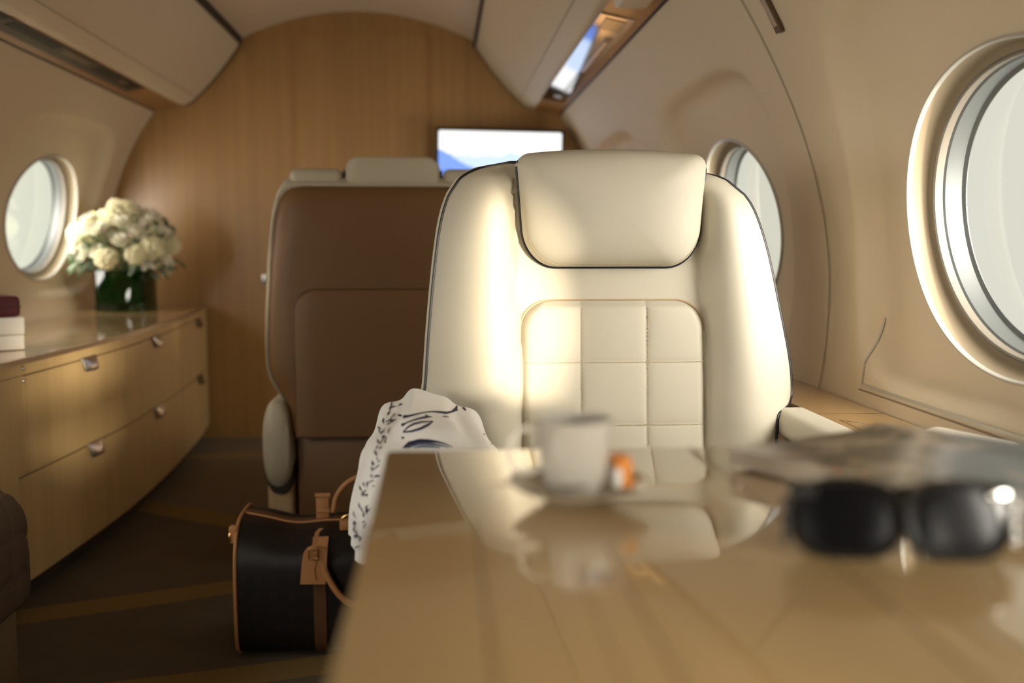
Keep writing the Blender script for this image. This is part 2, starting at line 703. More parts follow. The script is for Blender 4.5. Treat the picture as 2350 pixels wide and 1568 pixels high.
# windows -----------------------------------------------------------
def build_window(name, side, yc):
    zc = WIN[side]['z']
    ac = math.asin((zc - CZ) / RAD)
    w = structure(name, shell(side, yc, ac, .03))

    def ring(scale, depth, grow=0.0, N=96):
        lp = []
        for i in range(N):
            q = 2 * PI * i / N
            y = yc + (HW * scale + grow) * math.cos(q)
            a = ac + (HH * scale + grow) / RAD * math.sin(q)
            lp.append(shell(side, y, a, .035 + depth))
        return lp

    mb = MB()
    mb.loops([ring(1, .004, .001), ring(1, -.003, .001), ring(1, -.006, -.0005), ring(1, -.0065, -.003), ring(1, -.004, -.005), ring(1, .006, -.005)])
    mb.build('trim_ring', M['white_trim'], w)
    mb = MB()
    mb.loops([ring(1, .002, -.005), ring(1, .016, -.006), ring(1, .026, -.011), ring(1, .031, -.020), ring(1, .033, -.026)])
    mb.build('reveal', M['reveal'], w)
    mb = MB()
    mb.loops([ring(1, .030, -.0245), ring(1, .028, -.027), ring(1, .030, -.030), ring(1, .036, -.031), ring(1, .044, -.031)])
    mb.build('seal', M['seal'], w)
    mb = MB()
    mb.loops([ring(1, .042, -.030), ring(1, .046, -.034), ring(1, .058, -.035), ring(1, .074, -.036), ring(1, .078, -.042), ring(1, .080, -.042)])
    mb.build('spacer', M['spacer'], w)
    mb = MB()
    ls = [ring(s, .079, -.041 * s) for s in (1, .75, .5, .25, .01)]
    mb.loops(ls, cap1=True)
    mb.build('pane', M['pane'], w)
    # daylight portal for the window (guides the sky's light through the opening)
    ld = bpy.data.lights.new(name + '_daylight', 'AREA')
    ld.shape = 'ELLIPSE'
    ld.size, ld.size_y = HW * 2, HH * 2
    ld.cycles.is_portal = True
    lo = bpy.data.objects.new(name + '_daylight', ld)
    C.objects.link(lo)
    p = shell(side, yc, ac, .135)
    n = Vector((-side * math.cos(ac), 0, -math.sin(ac)))
    xx = Vector((0, 1, 0))
    zz = -n
    yy = zz.cross(xx)
    lo.matrix_world = Matrix((( xx.x, yy.x, zz.x, p.x), (xx.y, yy.y, zz.y, p.y), (xx.z, yy.z, zz.z, p.z), (0, 0, 0, 1)))
    return w


k = 1
for side in (1, -1):
    for yc in WIN[side]['ys']:
        build_window('window_%d' % k, side, yc)
        k += 1

# panel seams and borders on the right-hand wall ---------------------
def wall_strip(name, pts, w, mat, lift=.003, side=1, along='a'):
    """thin strip laid on the wall along (y, angle) points"""
    mb = MB()
    a, b = [], []
    for y, q in pts:
        if along == 'a':
            a.append(shell(side, y - w / 2, q, scoop(side, y - w / 2, q) - lift))
            b.append(shell(side, y + w / 2, q, scoop(side, y + w / 2, q) - lift))
        else:
            a.append(shell(side, y, q - w / 2 / RAD, scoop(side, y, q - w / 2 / RAD) - lift))
            b.append(shell(side, y, q + w / 2 / RAD, scoop(side, y, q + w / 2 / RAD) - lift))
    mb.loops([a, b], closed=False)
    return tag(mb.build(name, mat), kind='structure')


A_LEDGE = math.asin((.593 - CZ) / RAD)
def angs(a, b, n=24):
    return [a + (b - a) * i / n for i in range(n + 1)]


wall_strip('trim_1', [(1.965 + .085 * smooth(.0, .55, q), q) for q in angs(A_LEDGE, A_BIN)], .0035, M['seam'])
wall_strip('trim_2', [(1.775, q) for q in angs(A_LEDGE + .03, A_LEDGE + .14)], .004, M['white_trim'])
wall_strip('trim_3', [(y, A_LEDGE + .03) for y in angs(.2, 1.775)], .005, M['white_trim'], along='y')
wall_strip('trim_4', [(y, A_LEDGE + .022) for y in angs(.2, 1.78)], .003, M['seam'], along='y')

# ------------------------------------------------------------------ overhead bins
BX, BZ = .520, 1.774           # upper inner corner, offset from CX
def bin_profile(side):
    def P(dx, z):
        return (CX + side * dx, z)
    face0, corner, strip1 = (.520, 1.774), (.752, 1.503), (.909, 1.476)
    pts = [P(.520, 1.800), P(.520, 1.774)]
    # gently bowed face then a rounded lip
    for i in range(1, 9):
        t = i / 8 * .93
        x, z = lerp(face0[0], corner[0], t), lerp(face0[1], corner[1], t)
        bow = .012 * math.sin(PI * t)
        pts.append(P(x - bow * .76, z - bow * .65))
    for i in range(1, 7):
        a = math.radians(220 + 58 * i / 6)
        pts.append(P(.770 + .028 * math.cos(a) + .004, 1.530 + .028 * math.sin(a)))
    return pts


def build_bin(side, label, pos):
    name = 'overhead_bin'
    t = thing(name, (CX + side * .7, 1.0, 1.5), label, 'overhead bin')
    prof = bin_profile(side)
    back = [(CX + side * .86, 1.50), (CX + side * .86, CZ + math.sqrt(RAD ** 2 - .86 ** 2) - .012), (CX + side * .70, CZ + math.sqrt(RAD ** 2 - .70 ** 2) - .012), (CX + side * .54, CZ + math.sqrt(RAD ** 2 - .54 ** 2) - .012)]
    pts = prof + back
    ya, yb = -3.1, Y1 - .03
    mb = MB()
    mb.loops([[Vector((x, y, z)) for x, z in pts] for y in (ya, yb)], cap0=True, cap1=True)
    mb.build('bin_body', M['bin'], t, sharp=30, bev=.006)
    # near-black strips painting the gap shade: against the ceiling and against the bulkhead
    mb = MB()
    g = CX + side * .512
    zc = CZ + math.sqrt(RAD ** 2 - .512 ** 2)
    mb.box((min(g, g + side * .010), ya, 1.768), (max(g, g + side * .010), yb, zc - .004))
    mb.build('ceiling_gap_shade', M['gap'], t, smooth_=False)
    mb = MB()
    cen = (CX + side * .75, 1.66)
    mb.loops([[Vector((cen[0] + (x - cen[0]) * .985, y, cen[1] + (z - cen[1]) * .985)) for x, z in pts] for y in (yb + .001, Y1 - .002)], cap0=True, cap1=True)
    mb.build('end_gap_shade', M['gap'], t, smooth_=False)
    # lid line along the face
    a, b = Vector((prof[8][0], 0, prof[8][1])), Vector((prof[9][0], 0, prof[9][1]))
    m = a.lerp(b, .45)
    d = (b - a).normalized()
    n = Vector((-side * .76, 0, -.65))
    mb = MB()
    mb.loops([[Vector((m.x, y, m.z)) + n * .0008 - d * .002 for y in (ya, yb)], [Vector((m.x, y, m.z)) + n * .0008 + d * .002 for y in (ya, yb)]], closed=False)
    mb.build('lid_seam', M['lid_line'], t)
    # wooden service strip below the bin
    s0, s1 = Vector((CX + side * .782, 0, 1.5035)), Vector((CX + side * .903, 0, 1.478))
    dz = Vector((0, 0, .018))
    mb = MB()
    mb.loops([[p + Vector((0, y, 0)) for p in (s0, s1, s1 + dz, s0 + dz)] for y in (ya, Y1 - .012)], cap0=True, cap1=True)
    st = mb.build('service_strip', M['strip'], t, smooth_=False)
    mb = MB()
    e0, e1 = s1, Vector((CX + side * .9095, 0, 1.4735))
    mb.loops([[p + Vector((0, y, 0)) for p in (e0, e1, e1 + dz, e0 + dz)] for y in (ya, Y1 - .012)], cap0=True, cap1=True)
    mb.build('edge_seal', M['black_m'], t, smooth_=False)
    dn = Vector((s1.z - s0.z, 0, -(s1.x - s0.x))) * side
    dn.normalize()
    if dn.z > 0:
        dn = -dn

    def plate(nm, f0, f1, y0, y1, mat, up=.004, par=None, low=0.0):
        q = []
        for f, y in ((f0, y0), (f1, y0), (f1, y1), (f0, y1)):
            q.append(s0.lerp(s1, f) + Vector((0, y, 0)))
        mb = MB()
        mb.loops([[p + dn * low for p in q], [p + dn * up for p in q]], cap0=True, cap1=True)
        return mb.build(nm, mat, par or t, smooth_=False, bev=.001)

    if side > 0:
        pan = plate('service_panel', .04, .82, 2.70, 4.25, M['mirror'])
        plate('air_slot', .50, .68, 2.95, 4.0, M['black'], .0052, pan, .0041)
        plate('air_slot', .30, .62, 4.02, 4.14, M['black'], .0052, pan, .0041)
        plate('reading_light', .34, .60, 4.085, 4.125, M['nickel'], .0068, pan, .0052)
        plate('reading_light', .53, .64, 3.0, 3.5, M['nickel'], .0068, pan, .0052)
        plate('vent_knob', .20, .70, 2.73, 2.86, M['black'], .0056, pan, .0042)
        mb = MB()
        c = s0.lerp(s1, .42)
        lo, hi = Vector((c.x - .050, 1.6, c.z - .030)), Vector((c.x + .040, 2.50, c.z + .012))
        mb.box(lo, hi, .016, 4)
        mb.build('speaker_box', M['box_cream'], t)
    else:
        pan = plate('service_panel', .14, .72, 2.3, 4.08, M['dark_panel'])
        for (f0, f1, y0, y1) in ((.18, .50, 3.60, 4.02), (.20, .44, 2.9, 3.25), (.18, .5, 2.62, 2.85)):
            q = plate('air_vent', f0, f1, y0, y1, M['black_m'], .0056, pan, .0042)
        plate('reading_light', .22, .42, 3.30, 3.52, M['bronze'], .0056, pan, .0042)
        plate('reading_light', .24, .40, 3.84, 3.93, M['bronze'], .0066, pan, .0057)
    return t


build_bin(1, 'cream overhead bin with polished metal service panel above the television', 1)
build_bin(-1, 'cream overhead bin with dark service panel above the drawer cabinet', -1)

# ------------------------------------------------------------------ side ledge on the right
lt = thing('side_ledge', (.71, 1.5, 0), 'wood-topped side ledge under the windows beside the cream armchair', 'side ledge')
mb = MB()
def ledge_loop(y):
    return [Vector(p) for p in ((.649, y, .585), (.649, y, .593), (.770, y, .593), (.769, y, .585))]
mb.loops([ledge_loop(y) for y in (-1.0, Y1 - .012)], cap0=True, cap1=True)
mb.build('wood_top', M['ledge'], lt, smooth_=False, bev=.002)
mb = MB()
mb.loops([[Vector(p) for p in ((.655, y, .584), (.655, y, .31), (.668, y, .30), (.690, y, .36), (.766, y, .584))] for y in (-1.0, Y1 - .012)], cap0=True, cap1=True)
mb.build('side_panel', M['tan_arm'], lt, smooth_=False)
# inlaid stowage lid lines
mb = MB()
for (xa, ya, xb, yb) in ((.664, .3, .664, 1.60), (.752, .3, .752, 1.48)):
    mb.box((xa - .0012, ya, .5931), (xb + .0012, yb, .5937))
mb.loops([[Vector((.664, 1.598, z)), Vector((.752, 1.478, z)), Vector((.752, 1.482, z)), Vector((.664, 1.602, z))] for z in (.5931, .5937)], cap0=True, cap1=True)
mb.box((.6495, 1.66, .5931), (.769, 1.6625, .5936))
mb.build('lid_inlay', M['inlay'], lt, smooth_=False)

# ------------------------------------------------------------------ dining table
tb = thing('folding_table', (.3, .5, 0), 'glossy pale wood folding table in front of the cream armchair', 'table')
TZ = .698
mb = MB()
mb.box((-.050, .10, TZ - .026), (.645, .900, TZ), .004, 3)
mb.build('tabletop', M['table'], tb)
mb = MB()
mb.box((.0215, .11, TZ + .00005), (.0232, .66, TZ + .0003))
mb.box((.1012, .11, TZ + .00005), (.1026, .60, TZ + .0003))
mb.box((.0772, .11, TZ + .00005), (.0780, .57, TZ + .0003))
mb.box((.2302, .105, TZ + .00005), (.2318, .897, TZ + .0003))
mb.build('inlay_line', M['inlay'], tb, smooth_=False)
mb = MB()
mb.box((.080, .528, TZ + .0001), (.097, .550, TZ + .0008), .0003, 1)
mb.build('latch', M['inlay'], tb, smooth_=False)
mb = MB()
mb.box((.35, .42, .52), (.60, .52, TZ - .0265), .004, 2)
mb.box((.55, .38, .30), (.645, .56, TZ - .0265), .004, 2)
mb.build('support_arm', M['bronze'], tb)
mb = MB()
mb.box((.30, .43, 0), (.38, .51, .53), .006, 2)
mb.build('pedestal', M['bronze'], tb)

# ------------------------------------------------------------------ cream armchair (facing the camera)
def ychair(z):
    return 1.70 + .10 * (z - .80)


def cpt(u, v):
    # point on the chair's leaning front plane seen at a photo pixel
    z = .8
    for _ in range(6):
        p = at_y(u, v, ychair(z))
        z = p.z
    return p


Lpx = [(1175, 371), (1140, 374), (1100, 382), (1060, 405), (1035, 440), (1015, 500), (1000, 600), (985, 760), (976, 895)]
Rpx = [(1615, 390), (1660, 400), (1700, 420), (1735, 455), (1760, 505), (1785, 590), (1808, 700), (1828, 800), (1838, 870), (1839, 915)]
Lp = sorted([(cpt(*q).z, cpt(*q).x) for q in Lpx])
Rp = sorted([(cpt(*q).z, cpt(*q).x) for q in Rpx])
ZT = max(Lp[-1][0], Rp[-1][0])
xn = cpt(1769, 980).x
Lt = [(.36, .030), (.592, .030), (.603, .012), (.610, -.018), (.62, -.030)] + Lp
Rt = [(.36, xn), (.588, xn), (.597, xn + .006), (.602, xn + .04), (.612, Rp[0][1] - .003)] + [q for q in Rp if q[0] > .613]


def chair_x(z):
    l = interp(Lt, z) if z < .66 else spline(Lt, z)
    r = interp(Rt, z) if z < .66 else spline(Rt, z)
    return l, r


ch = thing('club_armchair', (.30, 1.6, 0), 'cream leather club armchair with black piping and quilted back, facing the table', 'armchair')
zrows = [.36, .45, .53, .575, .590, .596, .602, .608, .614, .625, .64] + [.66 + .0125 * i for i in range(26)]
zrows = [z for z in zrows if z < ZT - .028] + [ZT - d for d in (.028, .022, .017, .012, .008, .005, .002, 0.0)]


def wing_w(z):
    l, r = chair_x(max(z, .625))
    return (r - l) / 2


def wing_c(z):
    l, r = chair_x(max(z, .625))
    return (r + l) / 2


def wing(X, w, z):
    """front offset (towards the viewer is negative)"""
    inn = .160
    a = abs(X)
    top = smooth(ZT + .005, ZT - .085, z)
    if a <= inn:
        base = .012 * smooth(inn - .06, inn, a) * 0
        return base
    t = (a - inn) / max(.02, w - inn)
    h = .058 * top * smooth(.36, .60, z)
    return -h * math.sin(PI * min(1, t ** .72)) + .052 * t ** 4


def back_front(mb):
    N = 72
    vs = []
    for z in zrows:
        l, r = chair_x(z)
        c, w = (l + r) / 2, (r - l) / 2
        for i in range(N + 1):
            s = -1 + 2 * i / N
            s = math.copysign(abs(s) ** .85, s)
            x = min(max(wing_c(z) + wing_w(z) * s, l), r) if z < .66 else c + w * s
            vs.append(Vector((x, ychair(z) + wing(x - wing_c(z), wing_w(z), z) + .03 * smooth(ZT - .03, ZT, z), z)))
    fs = []
    for j in range(len(zrows) - 1):
        for i in range(N):
            a = j * (N + 1) + i
            fs.append((a, a + 1, a + N + 2, a + N + 1))
    mb.add(vs, fs)


mb = MB()
back_front(mb)
# sides and rear shell, lofted from the front edge
edge = []
for z in zrows:
    l, r = chair_x(z)
    edge.append((l, z, wing(l - wing_c(z), wing_w(z), z)))
edge_r = []
for z in zrows:
    l, r = chair_x(z)
    edge_r.append((r, z, wing(r - wing_c(z), wing_w(z), z)))
# along the top the front edge runs across
zt = zrows[-1]
l, r = chair_x(zt)
topl = []
for i in range(1, 24):
    x = lerp(l, r, i / 24)
    topl.append((x, zt, 0 if True else 0))
cxm = .295


def eloop(sx, dy, sz, mixy=1.0):
    out = []
    for (x, z, w) in edge + topl + edge_r[::-1]:
        wz = w if (x, z, w) not in topl else wing(x - (l + r) / 2, (r - l) / 2, z)
        out.append(Vector((cxm + (x - cxm) * sx, ychair(z) + wz * mixy + .03 * smooth(ZT - .03, ZT, z) + dy, .36 + (z - .36) * sz)))
    return out


mb2 = MB()
mb2.loops([eloop(1.0, 0, 1.0), eloop(1.012, .012, 1.004, .9), eloop(1.022, .045, 1.008, .6), eloop(1.012, .12, 1.004, .3), eloop(.96, .185, .985, 0), eloop(.80, .215, .93, 0), eloop(.4, .222, .7, 0)], closed=False)
mb.build('backrest', M['cream'], ch)
mb2.build('rear_shell', M['cream'], ch)
mb = MB()
pip = eloop(1.003, -.001, 1.002)
mb.tube(resample(pip, 220, closed=False), .0025, 8)
mb.build('piping', M['piping'], ch)

# headrest
hx0, hx1 = cpt(1184, 400).x, cpt(1612, 400).x
hz1, hz0 = at_y(1400, 345, 1.66).z, at_y(1400, 614, 1.66).z
hy = ychair(.95)
n = 12
ho = []
hw = (hx1 - hx0)
for (cx_, cz_, a0, rx, rz) in ((hx1 - .066, hz0 + .072, -90, .058, .072), (hx1 - .02, hz1 - .022, 0, .02, .018), (hx0 + .02, hz1 - .022, 90, .02, .018), (hx0 + .066, hz0 + .072, 180, .058, .072)):
    for k in range(n + 1):
        a = math.radians(a0 + 90 * k / n)
        ho.append((cx_ + rx * math.cos(a), cz_ + rz * math.sin(a)))
ho = [(p.x, p.y) for p in resample([(x, z, 0) for x, z in ho], 120)]
hc = ((hx0 + hx1) / 2, (hz0 + hz1) / 2)


def hloop(s, d):
    out = []
    for x, z in ho:
        u = (x - hc[0]) / (hw / 2)
        crown = .010 * (1 - u * u) * smooth(hc[1], hz1, z)
        out.append(Vector((hc[0] + (x - hc[0]) * s, hy + d, hc[1] + (z - hc[1]) * s + crown * s)))
    return out


mb = MB()
mb.loops([hloop(.90, .10), hloop(.975, .085), hloop(1.0, .04), hloop(1.0, -.012), hloop(.99, -.024), hloop(.965, -.038), hloop(.92, -.051), hloop(.84, -.063), hloop(.70, -.073), hloop(.5, -.081), hloop(.25, -.084), hloop(.002, -.085)], cap0=True, cap1=True)
mb.build('headrest', M['cream'], ch)
mb = MB()
hl = hloop(1.003, -.013)
i0 = 0
# black piping down both sides and round the lower edge
order = sorted(range(len(hl)), key=lambda i: i)
seq = [p for p in hl if p.z < hz1 - .018]
# rotate so that the chain starts at the upper left
st = min(range(len(hl)), key=lambda i: (abs(hl[i].z - (hz1 - .02)) + (hl[i].x - hx0) * 3))
chain = [hl[(st + i) % len(hl)] for i in range(len(hl))]
cut = [p for p in chain if p.z <= hz1 - .016]
mb.tube(cut, .0028, 8)
mb.build('headrest_piping', M['piping'], ch)
mb = MB()
hs = hloop(.955, -.0425)
for p, q in zip(hs, hs[1:]):
    if p.z < hz0 + .05 and (q - p).length > 1e-4:
        for f in (0, .5):
            a, b = p.lerp(q, f + .1), p.lerp(q, f + .38)
            mb.tube([a + Vector((0, -.0004, 0)), b + Vector((0, -.0004, 0))], .0006, 5)
mb.build('headrest_stitching', M['stitch'], ch)

# quilted centre panel
qx0, qx1 = cpt(1194, 800).x, cpt(1614, 800).x
qz1 = cpt(1400, 690).z
qz0 = .37
qs = [cpt(1331, 850).x, cpt(1481, 850).x]
qr = [cpt(1400, 827).z, cpt(1400, 970).z]
qr.append(2 * qr[1] - qr[0])
xcols = [qx0] + qs + [qx1]
zbands = [qz0, qr[2], qr[1], qr[0], qz1]
QR = .052


def qdepth(x, z, x0, x1):
    def cell(v, ed, p, lo):
        for a, b in zip(ed, ed[1:]):
            if a <= v <= b:
                t = (v - a) / (b - a)
                return (4 * t * (1 - t)) ** p
        return lo
    ex = [x0] + qs + [x1]
    fx = cell(x, ex, .30, 0)
    fz = cell(z, zbands, .22, 0)
    e = min(x - x0, x1 - x, qz1 - z)
    rim = smooth(0, .012, e)
    return -(.004 + .012 * rim) - .009 * fx * (.45 + .55 * fz)


mb = MB()
NU, NV = 96, 110
vs = []
for j in range(NV + 1):
    z = lerp(qz0, qz1, j / NV)
    if j > NV * .86:
        t = (j / NV - .86) / .14
        z = lerp(lerp(qz0, qz1, .86), qz1, math.sin(t * PI / 2))
    d = qz1 - z
    ins = 0 if d > QR else QR - math.sqrt(max(0, QR * QR - (QR - d) ** 2))
    taper = .003 * (z - .55)
    x0, x1 = qx0 + ins + taper, qx1 - ins - taper
    for i in range(NU + 1):
        x = lerp(x0, x1, i / NU)
        vs.append(Vector((x, ychair(z) + qdepth(x, z, x0, x1) + .004, z)))
fs = []
for j in range(NV):
    for i in range(NU):
        a = j * (NU + 1) + i
        fs.append((a, a + 1, a + NU + 2, a + NU + 1))
mb.add(vs, fs)
mb.build('quilted_panel', M['cream'], ch, sharp=75)
# seam round the panel
mb = MB()
ol = round_rect(qx0 - .0015, qx1 + .0015, qz0, qz1 + .0015, .001, QR)
lp = [Vector((x, ychair(z) - .0012, z)) for x, z in ol]
lp = [p for p in lp if p.z > qz0 + .01]
mb.tube(resample(lp, 160, closed=False), .0016, 6)
mb.build('panel_seam', M['tan_arm'], ch)
mb = MB()
for zr in qr:
    for i in range(int((qx1 - qx0) / .0062)):
        x = qx0 + .004 + i * .0062
        for dz in (-.0016,):
            y = ychair(zr) + qdepth(x, zr + dz, qx0, qx1) + .0034
            mb.box((x, y - .0010, zr + dz - .0007), (x + .0036, y + .0005, zr + dz + .0007))
for xs in qs:
    for i in range(60):
        z = qz0 + .01 + i * .0068
        if z > qz1 - .01:
            break
        y = ychair(z) + qdepth(xs + .0022, z, qx0, qx1) + .0036
        mb.box((xs + .0016, y - .0006, z), (xs + .0026, y + .0004, z + .004))
mb.build('stitching', M['stitch'], ch, smooth_=False)

# seat, arms and base
mb = MB()
mb.box((.040, 1.16, .335), (.565, 1.690, .455), .035, 5)
mb.build('seat_cushion', M['cream'], ch)
for nm, x0, x1 in (('armrest', -.050, .026), ('armrest', xn + .004, .6435)):
    mb = MB()
    mb.box((x0, 1.33, .555), (x1, 1.63 if x0 < 0 else 1.70, .602), .018, 5)
    pad = mb.build(nm, M['cream'], ch)
    mb = MB()
    mb.box((x0 + .006, 1.34, .20), (x1 - .006, 1.62, .553), .012, 3)
    mb.build('arm_panel', M['tan_arm'], pad)
mb = MB()
mb.box((.06, 1.22, .10), (.55, 1.80, .333), .02, 3)
mb.build('seat_frame', M['tan_arm'], ch)
mb = MB()
mb.box((.12, 1.30, 0), (.48, 1.76, .10), .01, 2)
mb.build('pedestal', M['bronze'], ch)

# ------------------------------------------------------------------ brown-backed seat beyond, facing forward
bs = thing('forward_facing_seat', (-.131, 2.9, 0), 'tan-backed leather seat with cream headrest seen from behind', 'seat')
YB = 2.72
bc = -.131
KB = 2.72 / 2.60
half = [(.885 + (z - .885) * KB, w * KB) for z, w in ((.387, .266), (.43, .268), (.46, .272), (.487, .283), (.515, .300), (.54, .312), (.57, .319), (.62, .3205), (.70, .319), (.84, .310), (.95, .296), (1.0, .283), (1.02, .270), (1.032, .252), (1.036, .225))]


def bl(s, d, dz=0, grow=0):
    pts = []
    for z, w in half:
        pts.append((bc - (w + grow) * s, z))
    for i in range(1, 16):
        pts.append((lerp(bc - .225 * s, bc + .225 * s, i / 16), half[-1][0]))
    for z, w in half[::-1]:
        pts.append((bc + (w + grow) * s, z))
    cz = .70
    return [Vector((x, YB + d, cz + (z - cz) * s + dz * smooth(.6, 1.03, z))) for x, z in pts]


mb = MB()
mb.loops([bl(.5, -.030), bl(.8, -.028), bl(.90, -.024), bl(.955, -.015), bl(.985, -.004), bl(1.0, .012), bl(1.0, .05)], cap0=True)
mb.build('back_panel', M['tan'], bs)
mb = MB()
mb.loops([bl(.995, .008, .0, .002), bl(1.0, .005, .006, .006), bl(1.0, .020, .020, .010), bl(1.0, .06, .030, .012), bl(1.0, .10, .030, .010), bl(.96, .15, .02, 0), bl(.8, .165, 0, 0)], closed=True, cap1=True)
mb.build('backrest', M['cream_dull'], bs)
mb = MB()
q0, q1 = at_y(668, 700, YB).x, 2 * bc - at_y(668, 700, YB).x
qt = at_y(800, 664, YB).z
mb2 = MB()
ol = round_rect(q0 + .012, q1 - .012, .366, qt, .004, .06)
pillow(mb2, ol, [(1.0, YB + .02), (1.0, YB - .0295), (.997, YB - .0325), (.985, YB - .0345), (.8, YB - .035)], centre=(bc, .45))
pk = mb2.build('seat_pocket', M['tan'], bs)
mb = MB()
lp = [Vector((bc + (x - bc) * 1.004, YB - .0295, .45 + (z - .45) * 1.006)) for x, z in ol]
mb.tube(lp, .0022, 6, closed=True)
mb.build('pocket_seam', M['strap_dark'], pk)
# shoulder rolls and headrest
hA, hB = at_y(790, 400, YB).x, at_y(1010, 400, YB).x
for x0, x1 in ((bc - .272, hA - .007), (hB + .007, bc + .272)):
    mb = MB()
    mb.box((x0, YB + .012, 1.036), (x1, YB + .13, 1.090), .020, 5)
    mb.build('shoulder_roll', M['cream_dull'], bs)
mb = MB()
ol = round_rect(hA, hB, 1.045, 1.117, .012, .030)


def hcrown(x, d, z):
    u = (x - (hA + hB) / 2) / ((hB - hA) / 2)
    return Vector((x, d, z + .010 * (1 - u * u) * smooth(1.06, 1.11, z)))


pillow(mb, ol, [(.8, YB + .006), (.94, YB + .010), (.99, YB + .022), (1.0, YB + .04), (1.0, YB + .10), (.95, YB + .13), (.7, YB + .14)], ax=hcrown)
mb.build('headrest', M['cream_dull'], bs)
mb = MB()
mb.box((hA - .006, YB + .03, 1.043), (hB + .006, YB + .12, 1.086))
mb.build('headrest_slot', M['gap'], bs, smooth_=False)
# lower skirt, seat and base
mb = MB()
mb.box((q0 + .008, YB + .005, .07), (q1 - .008, YB + .06, .362), .008, 2)
mb.build('lower_skirt', M['tan'], bs)
mb = MB()
mb.box((bc - .255, YB + .235, .33), (bc + .255, YB + .72, .46), .03, 4)
mb.build('seat_cushion', M['cream_dull'], bs)
mb = MB()
mb.box((bc - .22, YB + .08, 0), (bc + .22, YB + .66, .325), .01, 2)
mb.build('pedestal', M['strap_dark'], bs)
for s in (-1, 1):
    xa = bc + s * .312
    mb = MB()
    ol = [(xa + .043 * math.copysign(abs(math.cos(a)) ** .8, math.cos(a)), .344 + .123 * math.copysign(abs(math.sin(a)) ** .75, math.sin(a))) for a in [2 * PI * i / 48 for i in range(48)]]
    pillow(mb, ol, [(.3, YB - .040), (.75, YB - .034), (.93, YB - .020), (1.0, YB + .01), (1.0, YB + .52), (.9, YB + .55), (.5, YB + .56)])
    pad = mb.build('armrest', M['cream_dull'], bs)
    mb = MB()
    ol2 = [(x, z - .026) for x, z in ol]
    pillow(mb, ol2, [(.6, YB - .022), (.90, YB - .012), (.975, YB + .012), (.975, YB + .50), (.8, YB + .53)])
    mb.build('arm_band', M['arm_band'], pad)
    mb = MB()
    mb.box((xa - .037, YB + .012, .0), (xa + .037, YB + .50, .305), .018, 3)
    mb.build('arm_panel', M['tan_arm'], pad)

# ------------------------------------------------------------------ drawer cabinet and worktop on the left
XF = [(1.9, -1.035), (2.3, -1.012), (2.7, -.985), (3.1, -.968), (3.5, -.974), (3.9, -.995), (4.25, -1.022), (4.58, -1.058)]


def xfront(y):
    return spline(XF, y)


def back_x(z):
    return CX - math.sqrt(RAD ** 2 - (z - CZ) ** 2) + .012


CY0, CY1 = 2.12, 4.585
cb = thing('drawer_cabinet', (-1.15, 3.3, 0), 'long bow-fronted light wood cabinet of drawers along the left wall', 'cabinet')


def front_panel(mb, y0, y1, z0, z1, off0, off1, n=24):
    """curved slab following the bow front between offsets (toward the aisle positive)"""
    ls = []
    for i in range(n + 1):
        y = lerp(y0, y1, i / n)
        a, b = xfront(y) + off0, xfront(y) + off1
        ls.append([Vector((a, y, z0)), Vector((b, y, z0)), Vector((b, y, z1)), Vector((a, y, z1))])
    mb.loops(ls, cap0=True, cap1=True)


mb = MB()
ls = []
for i in range(31):
    y = lerp(CY0, CY1, i / 30)
    x = xfront(y) - .022
    ls.append([Vector((x, y, .066)), Vector((x, y, .572)), Vector((back_x(.572), y, .572)), Vector((back_x(.30), y, .30)), Vector((back_x(.066), y, .066))])
mb.loops(ls, cap0=True, cap1=True)
mb.build('carcass', M['gap'], cb, smooth_=False)
mb = MB()
front_panel(mb, CY0, CY1, .5735, .5995, -.021, 0)
mb.build('apron', M['cab'], cb, sharp=30)
mb = MB()
front_panel(mb, CY0, CY1 - .01, 0, .064, -.09, -.05)
mb.build('toe_kick', M['gap'], cb, sharp=30)  # coloured near-black as the shade below the drawers
g = .0022


def drawer(nm, y0, y1, z0, z1, hy=None, mat='nickel'):
    mb = MB()
    front_panel(mb, y0 + g, y1 - g, z0 + g, z1 - g, -.021, 0)
    d = mb.build(nm, M['cab'], cb, sharp=30)
    if hy:
        mb = MB()
        w = .052
        # cup pull hanging over the drawer's upper edge
        def hp(u, v):
            y = hy + lerp(-w, w, u) * lerp(1.0, .80, v)
            out = .003 + .017 * math.sin(PI * min(1, v * 1.0) * .55) * (1 - .55 * abs(2 * u - 1) ** 3)
            return Vector((xfront(y) + out, y, z1 + .004 - .036 * v))
        mb.grid(hp, 12, 8)
        h = mb.build('handle', M[mat], d, solid=.003)
    return d


drawer('drawer', 2.45, 3.10, .330, .572, 2.82)
drawer('drawer', 3.10, 3.90, .330, .572, 3.47)
drawer('drawer', 3.90, CY1, .330, .572, 4.28, 'bronze')
lowd = drawer('drawer', 2.41, 3.90, .067, .330, 2.84)
drawer('drawer', 3.90, CY1, .067, .330, 4.28, 'bronze')
